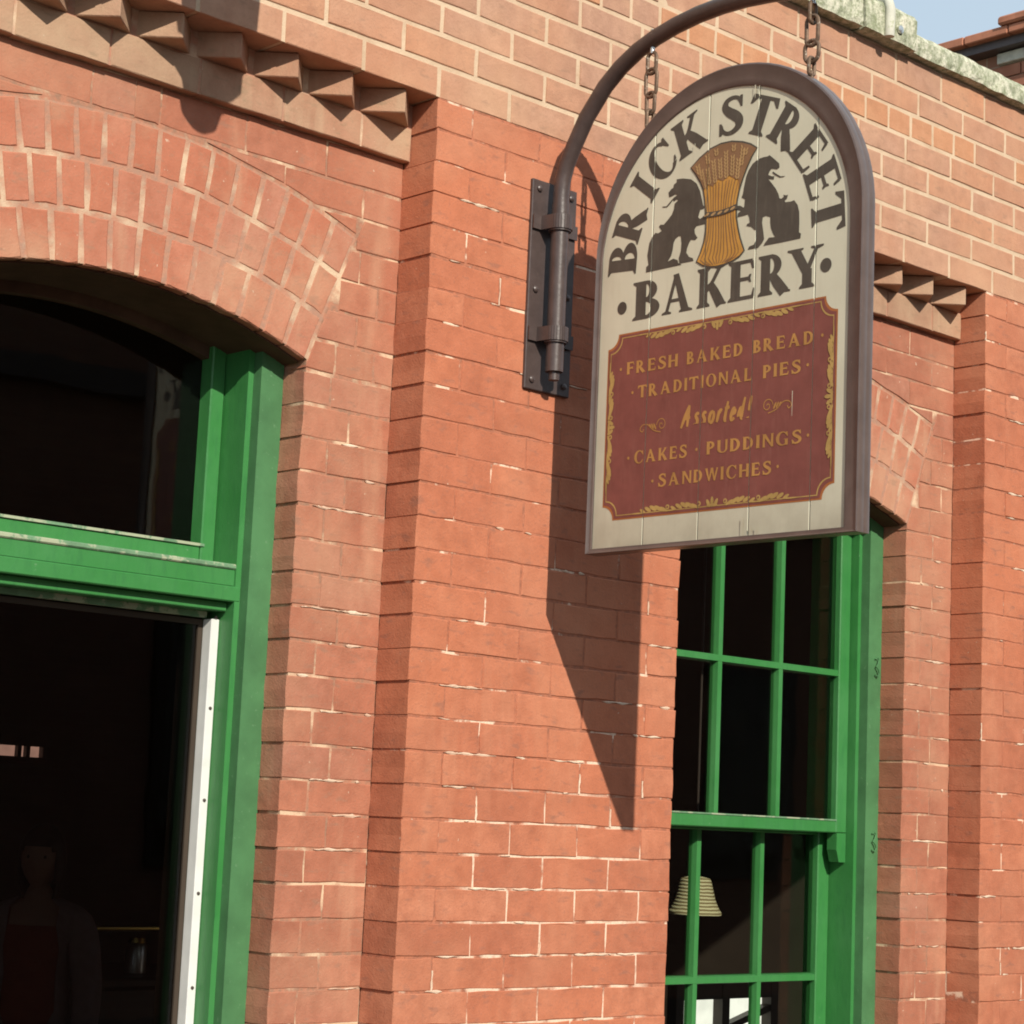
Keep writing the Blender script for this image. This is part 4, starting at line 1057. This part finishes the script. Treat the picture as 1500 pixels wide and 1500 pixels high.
sw.clear(); swirl(-.1900, 2.5680, -1); paint('swirl', sw, 'gold', .0014)
# ---- lions and wheat sheaf, traced in the plane of the sign (tenths of a millimetre, height above 2.9)
U = lambda Q: [(a * 1e-4, 2.9 + b * 1e-4) for a, b in Q]
LION_L = [(-1474,2306),(-1287,2288),(-1039,2221),(-870,2093),(-761,1904),(-692,1686),(-654,1547),(-595,1495),(-642,1456),(-731,1457),(-789,1294),(-735,1247),(-595,1291),(-562,1253),(-572,1098),(-668,1100),(-830,1097),(-888,1029),(-871,932),(-790,823),(-857,778),(-980,809),(-1038,740),(-1094,624),(-1111,532),(-1025,424),(-913,374),(-886,306),(-1306,313),(-1332,443),(-1277,592),(-1265,779),(-1292,942),(-1354,959),(-1455,907),(-1505,821),(-1527,666),(-1563,545),(-1661,419),(-1498,461),(-1363,401),(-1344,335),(-1235,276),(-2324,272),(-2322,400),(-2256,437),(-2300,669),(-2250,949),(-2152,1108),(-2070,1158),(-1985,1133),(-1882,1173),(-1971,1285),(-1931,1326),(-1825,1307),(-1704,1397),(-1584,1503),(-1527,1620),(-1512,1744),(-1411,1796),(-1453,1829),(-1535,1797),(-1579,1853),(-1437,1922),(-1500,1959),(-1582,1933),(-1686,1921),(-1712,2038),(-1631,2103),(-1570,2123),(-1552,2199),(-1471,2232)]
LION_R = [(1227,2321),(1344,2221),(1500,2082),(1514,1987),(1447,1955),(1294,2001),(1239,1950),(1203,1881),(1300,1831),(1376,1816),(1360,1743),(1206,1788),(1305,1677),(1423,1532),(1503,1395),(1533,1298),(1582,1274),(1656,1305),(1636,1354),(1712,1325),(1768,1329),(1741,1244),(1678,1210),(1698,1176),(1848,1163),(1940,1176),(2037,1052),(2086,893),(2097,650),(2092,441),(2149,401),(2133,299),(1613,299),(1122,308),(1159,362),(1269,465),(1439,450),(1380,536),(1319,668),(1296,794),(1292,917),(1176,968),(1082,955),(1067,835),(1103,646),(1136,457),(1082,375),(971,288),(682,297),(719,361),(852,384),(925,494),(911,680),(841,723),(761,798),(625,838),(642,881),(719,898),(695,1025),(654,1094),(538,1084),(363,1085),(379,1175),(456,1207),(337,1260),(315,1342),(432,1335),(532,1271),(550,1298),(564,1450),(465,1515),(501,1585),(534,1765),(584,1972),(657,2112),(750,2217),(902,2295),(1055,2310),(1170,2302)]
WHEAT = [(-1070,2488),(-813,2674),(-495,2831),(-177,2891),(140,2878),(458,2799),(695,2700),(893,2560),(745,2373),(617,2151),(508,1925),(419,1694),(368,1487),(347,1305),(355,1087),(411,830),(478,602),(605,289),(474,173),(282,97),(10,50),(-227,42),(-467,75),(-630,139),(-816,263),(-703,464),(-612,698),(-573,942),(-571,1192),(-591,1384),(-631,1674),(-680,1904),(-768,2079),(-919,2299)]
TONGUE_R = [(1334,1931),(1451,1847),(1547,1782),(1679,1763),(1642,1749),(1529,1756),(1394,1837),(1316,1904)]
TONGUE_L = [(-1886,1744),(-1760,1727),(-1660,1804),(-1539,1893),(-1437,1922),(-1558,1849),(-1637,1768),(-1738,1697),(-1864,1714)]
paint('lion', [[U(LION_L)]], 'black', .0006); paint('lion', [[U(LION_R)]], 'black', .0006)
paint('tongue', [[U(TONGUE_L)]], 'black', .0007); paint('tongue', [[U(TONGUE_R)]], 'black', .0007)
WH = U(WHEAT); wcx_ = sum(p[0] for p in WH) / len(WH); wcz_ = sum(p[1] for p in WH) / len(WH)
paint('sheaf_outline', [[WH]], 'black', .0010)
def shrink(P, d):
    out = []; n = len(P); sgn = 1 if area(P) > 0 else -1
    for k in range(n):
        a, b, c = P[k - 1], P[k], P[(k + 1) % n]; d1 = Vector((b[0] - a[0], b[1] - a[1])).normalized(); d2 = Vector((c[0] - b[0], c[1] - b[1])).normalized(); t = d1 + d2
        if t.length < 1e-6: t = d1
        t.normalize(); out.append((b[0] - t.y * d * sgn, b[1] + t.x * d * sgn))
    return out
WI = shrink(WH, .0042)
paint('straw', [[WI]], 'wheat', .0014)
def half_w(z):
    xs = []
    for k in range(len(WI)):
        a, b = WI[k], WI[(k + 1) % len(WI)]
        if (a[1] - z) * (b[1] - z) < 0: t = (z - a[1]) / (b[1] - a[1]); xs.append(a[0] + (b[0] - a[0]) * t)
    return (min(xs), max(xs)) if len(xs) > 1 else None
stalks = []
for k in range(1, 12):
    t = k / 12; c = []
    for q in range(24):
        z = 2.912 + (3.098 - 2.912) * q / 23; hw2 = half_w(z)
        if hw2: c.append((hw2[0] + (hw2[1] - hw2[0]) * (t + .01 * math.sin(k * 5 + q * .2)), z))
    if len(c) > 3: stalks.append([stroke(c, [.0014 + .0016 * abs(math.sin(k * 1.7)) * (1 - abs(i / len(c) - .5)) for i in range(len(c))])])
paint('stalk_line', stalks, 'wheat_head', .0018)
# ears: a brown mass with rows of pale grains
hb_ = [p for p in shrink(WH, .0045) if p[1] > 3.085]
lowb = [(-.064, 3.088), (-.050, 3.098), (-.036, 3.092), (-.024, 3.106), (-.008, 3.099), (.010, 3.108), (.026, 3.098), (.040, 3.092)]
hb_sorted = sorted(hb_, key=lambda p: -math.atan2(p[1] - 3.15, p[0] + .01) if True else 0)
lft = [p for p in hb_ if p[0] < -.0 and p[1] < 3.24]; 
upper = hb_
# keep ring order: walk the outline once from left bottom up over the crown and down the right
ring = WI[:]; i0 = min(range(len(ring)), key=lambda k: (ring[k][0] + .0655) ** 2 + (ring[k][1] - 3.088) ** 2); i1 = min(range(len(ring)), key=lambda k: (ring[k][0] - .0405) ** 2 + (ring[k][1] - 3.078) ** 2)
seq = []; k = i0
while True:
    seq.append(ring[k]); 
    if k == i1: break
    k = (k + 1) % len(ring)
if len(seq) > len(ring) - len(seq) + 2 and min(p[1] for p in seq) < 3.0:
    seq = []; k = i0
    while True:
        seq.append(ring[k])
        if k == i1: break
        k = (k - 1) % len(ring)
paint('ear_mass', [[seq + lowb[::-1]]], 'wheat_head', .0020)
gr = []
def inside(x, z, P):
    c = False
    for k in range(len(P)):
        (xa, za_), (xb, zb_) = P[k - 1], P[k]
        if (za_ > z) != (zb_ > z) and x < (xb - xa) * (z - za_) / (zb_ - za_) + xa: c = not c
    return c
def ear(x, z, ang, n, s):
    for k in range(n):
        for sd in (-1, 1):
            u, v = sd * .0034 * s, k * .0078 * s
            gx, gz = x + u * math.cos(ang) - v * math.sin(ang), z + u * math.sin(ang) + v * math.cos(ang)
            if not all(inside(gx + ex, gz + ez, WI) for ex, ez in ((0, .007), (.004, 0), (-.004, 0), (0, -.004))): continue
            gr.append([ell(x + u * math.cos(ang) - v * math.sin(ang), z + u * math.sin(ang) + v * math.cos(ang), .0022 * s, .0052 * s, 10, ang - sd * .45)])
rg = random.Random(3)
for x, z, n in ((-.062, 3.095, 6), (-.047, 3.103, 5), (-.030, 3.103, 7), (-.014, 3.110, 6), (.002, 3.108, 8), (.019, 3.110, 6), (.034, 3.100, 6), (-.078, 3.132, 5), (-.052, 3.150, 5), (.045, 3.128, 6), (-.028, 3.165, 5), (.022, 3.165, 6), (.056, 3.150, 5), (.040, 3.180, 4), (-.070, 3.170, 4), (-.004, 3.180, 5)):
    ear(x, z, -x * 3.2 + .05, n, 1.0)
paint('grain', gr, 'grain', .0024)
rope = [(-.0585, 3.0300), (-.02, 3.0270), (.012, 3.0290), (.0380, 3.0340)]
paint('rope', [[stroke(spline(rope, 6), .0115)]], 'black', .0030)
rp = []
for k, (x, z) in enumerate(((-.051, 3.0292), (-.032, 3.0276), (-.013, 3.0272), (.006, 3.0284), (.024, 3.0306))): rp.append([ell(x, z, .0078, .0029, 12, .35)])
paint('rope_strand', rp, 'grain', .0034)
# weather streaks and small chips of pale paint
dr = []
for s, z, l, wd2 in ((.0800, 3.300, .030, .0030), (.0920, 3.296, .016, .0022), (-.092, 3.202, .014, .0020), (.2050, 2.600, .055, .0018), (.0775, 2.340, .055, .0034), (.1000, 2.318, .010, .0060), (.1160, 2.317, .010, .0050), (-.150, 2.305, .008, .0030)):
    paint('paint_drip', [[[(s - wd2 / 2, z), (s + wd2 / 2, z), (s + wd2 * .25, z - l), (s - wd2 * .2, z - l * .96)][::-1]]], 'cream', .0040)

# ------------------------------------------------------------------ wall lantern just above the picture's top left (its shadow falls on the arch)
def sp(S_, t): return (S_[0] + SUN.x / -SUN.y * t, S_[1] - t, S_[2] + SUN.z / -SUN.y * t)
ln = empty('wall_lantern', sp((-.578, YP, 3.128), .56)); tag(ln, 'dark iron lantern hanging from a wall arm above the arched doorway', 'lantern')
def Lb(mb, name, sm=True): return mb.build(name, M['iron'], ln, sm)
Lb(MB().lathe(0, 0, [(.0, -.004), (.026, .0), (.045, .018), (.054, .05), (.056, .06)], 20), 'bowl')
Lb(MB().lathe(0, 0, [(.056, .061), (.092, .10), (.098, .25), (.07, .33), (.02, .37), (.0, .372)], 12), 'housing')
a_ = Vector(ln.location)
Lb(MB().tube([(0, 0, .36), (0, 0, .52), (0, .10, .60), (0, -a_.y - .005, .60)], .018, 12), 'arm')
Lb(MB().box(-.06, .06, -a_.y - .012, -a_.y - .001, .50, .70), 'wall_plate', False)
Lb(MB().prism([(.03, .30), (.155, .255), (.165, .30), (.16, .345), (.03, .38)], -.02, .02), 'side_bracket', False)

# ------------------------------------------------------------------ neighbouring taller building, top right
nb = empty('neighbour_building', (7.0, 1.0, 0)); tag(nb, 'taller brick building with red tiled eave rising behind the coping at right', 'building')
nbw = MB().box(0, 7, .2, 14, 0, 6.22).build('wall', M['sheet_far'], nb)
g = N('mottled far brick', .9, .2); g.color(g.mix(g.ramp(g.noise(g.pos(), 5, 4, .6), [(.4, 0), (.65, 1)]), (.30, .12, .075), (.38, .17, .11))); M['far_brick'] = g.m  # brick red varied by noise
M['red_tile'] = simple('red clay tile', (.46, .19, .115), .8, .2, .3, 12, .2)
M['dentil'] = simple('pale stone dentil', (.58, .55, .47), .85, .2, .3, 20, .2)
for i in range(5):
    y = .2 + (.1 if i % 2 else 0)
    while y < 5.2:
        if near_view((7, 1 + y, 6.1 - i * .075)): MB().box(-.012, .05, y + .004, y + .221, 6.145 - i * .075 + .004 - .075, 6.145 - i * .075 - .004, .002).build('brick', M['far_brick'], nbw)
        y += .225
for k in range(18):
    y = .9 + k * .21
    if k != 6: MB().box(-.035, .02, y + .012, y + .198, 6.152, 6.215, .004).build('dentil', M['dentil'], nb)
ev = MB().box(-.10, 7, .2, 14, 6.222, 6.272).build('eave_shade_strip', M['iron'], nb)  # dark strip standing in for the shadow line under the tiles
y = .2
while y < 8:
    MB().box(-.15, .35, y + .003, y + .297, 6.2735, 6.325 + random.uniform(-.003, .003), .006).build('tile', M['red_tile'], nb); y += .30
MB().box(-.17, .4, 1.2, 2.06, 6.327, 6.38, .012).build('ridge_block', M['red_tile'], nb)

# ------------------------------------------------------------------ long low warehouse across the street (seen only in the glass)
wh = empty('warehouse', (9, -10.5, 0)); tag(wh, 'long low dark brick warehouse across the street, mirrored in the shop glass', 'building')
MB().box(-11, 22, -6, 0, 0, 5.0).build('wall', M['sheet_far'], wh)
MB().box(-11.2, 22.2, -6.2, .18, 5.002, 5.2).build('roof', M['iron'], wh)
MB().box(-4.5, 6, -5, -.1, 5.201, 7.2).build('sky_block', M['sheet_far'], wh)  # raised block added to keep the sky out of the transom reflection
for k in range(9):
    x = -9 + k * 3.4
    fr_ = MB().box(x, x + 1.4, .002, .06, 1.2, 3.4).build('window', M['wood_dark'], wh); MB().box(x + .1, x + .65, .061, .066, 1.3, 3.3).build('pane', M['glass'], fr_); MB().box(x + .75, x + 1.3, .061, .066, 1.3, 3.3).build('pane', M['glass'], fr_)
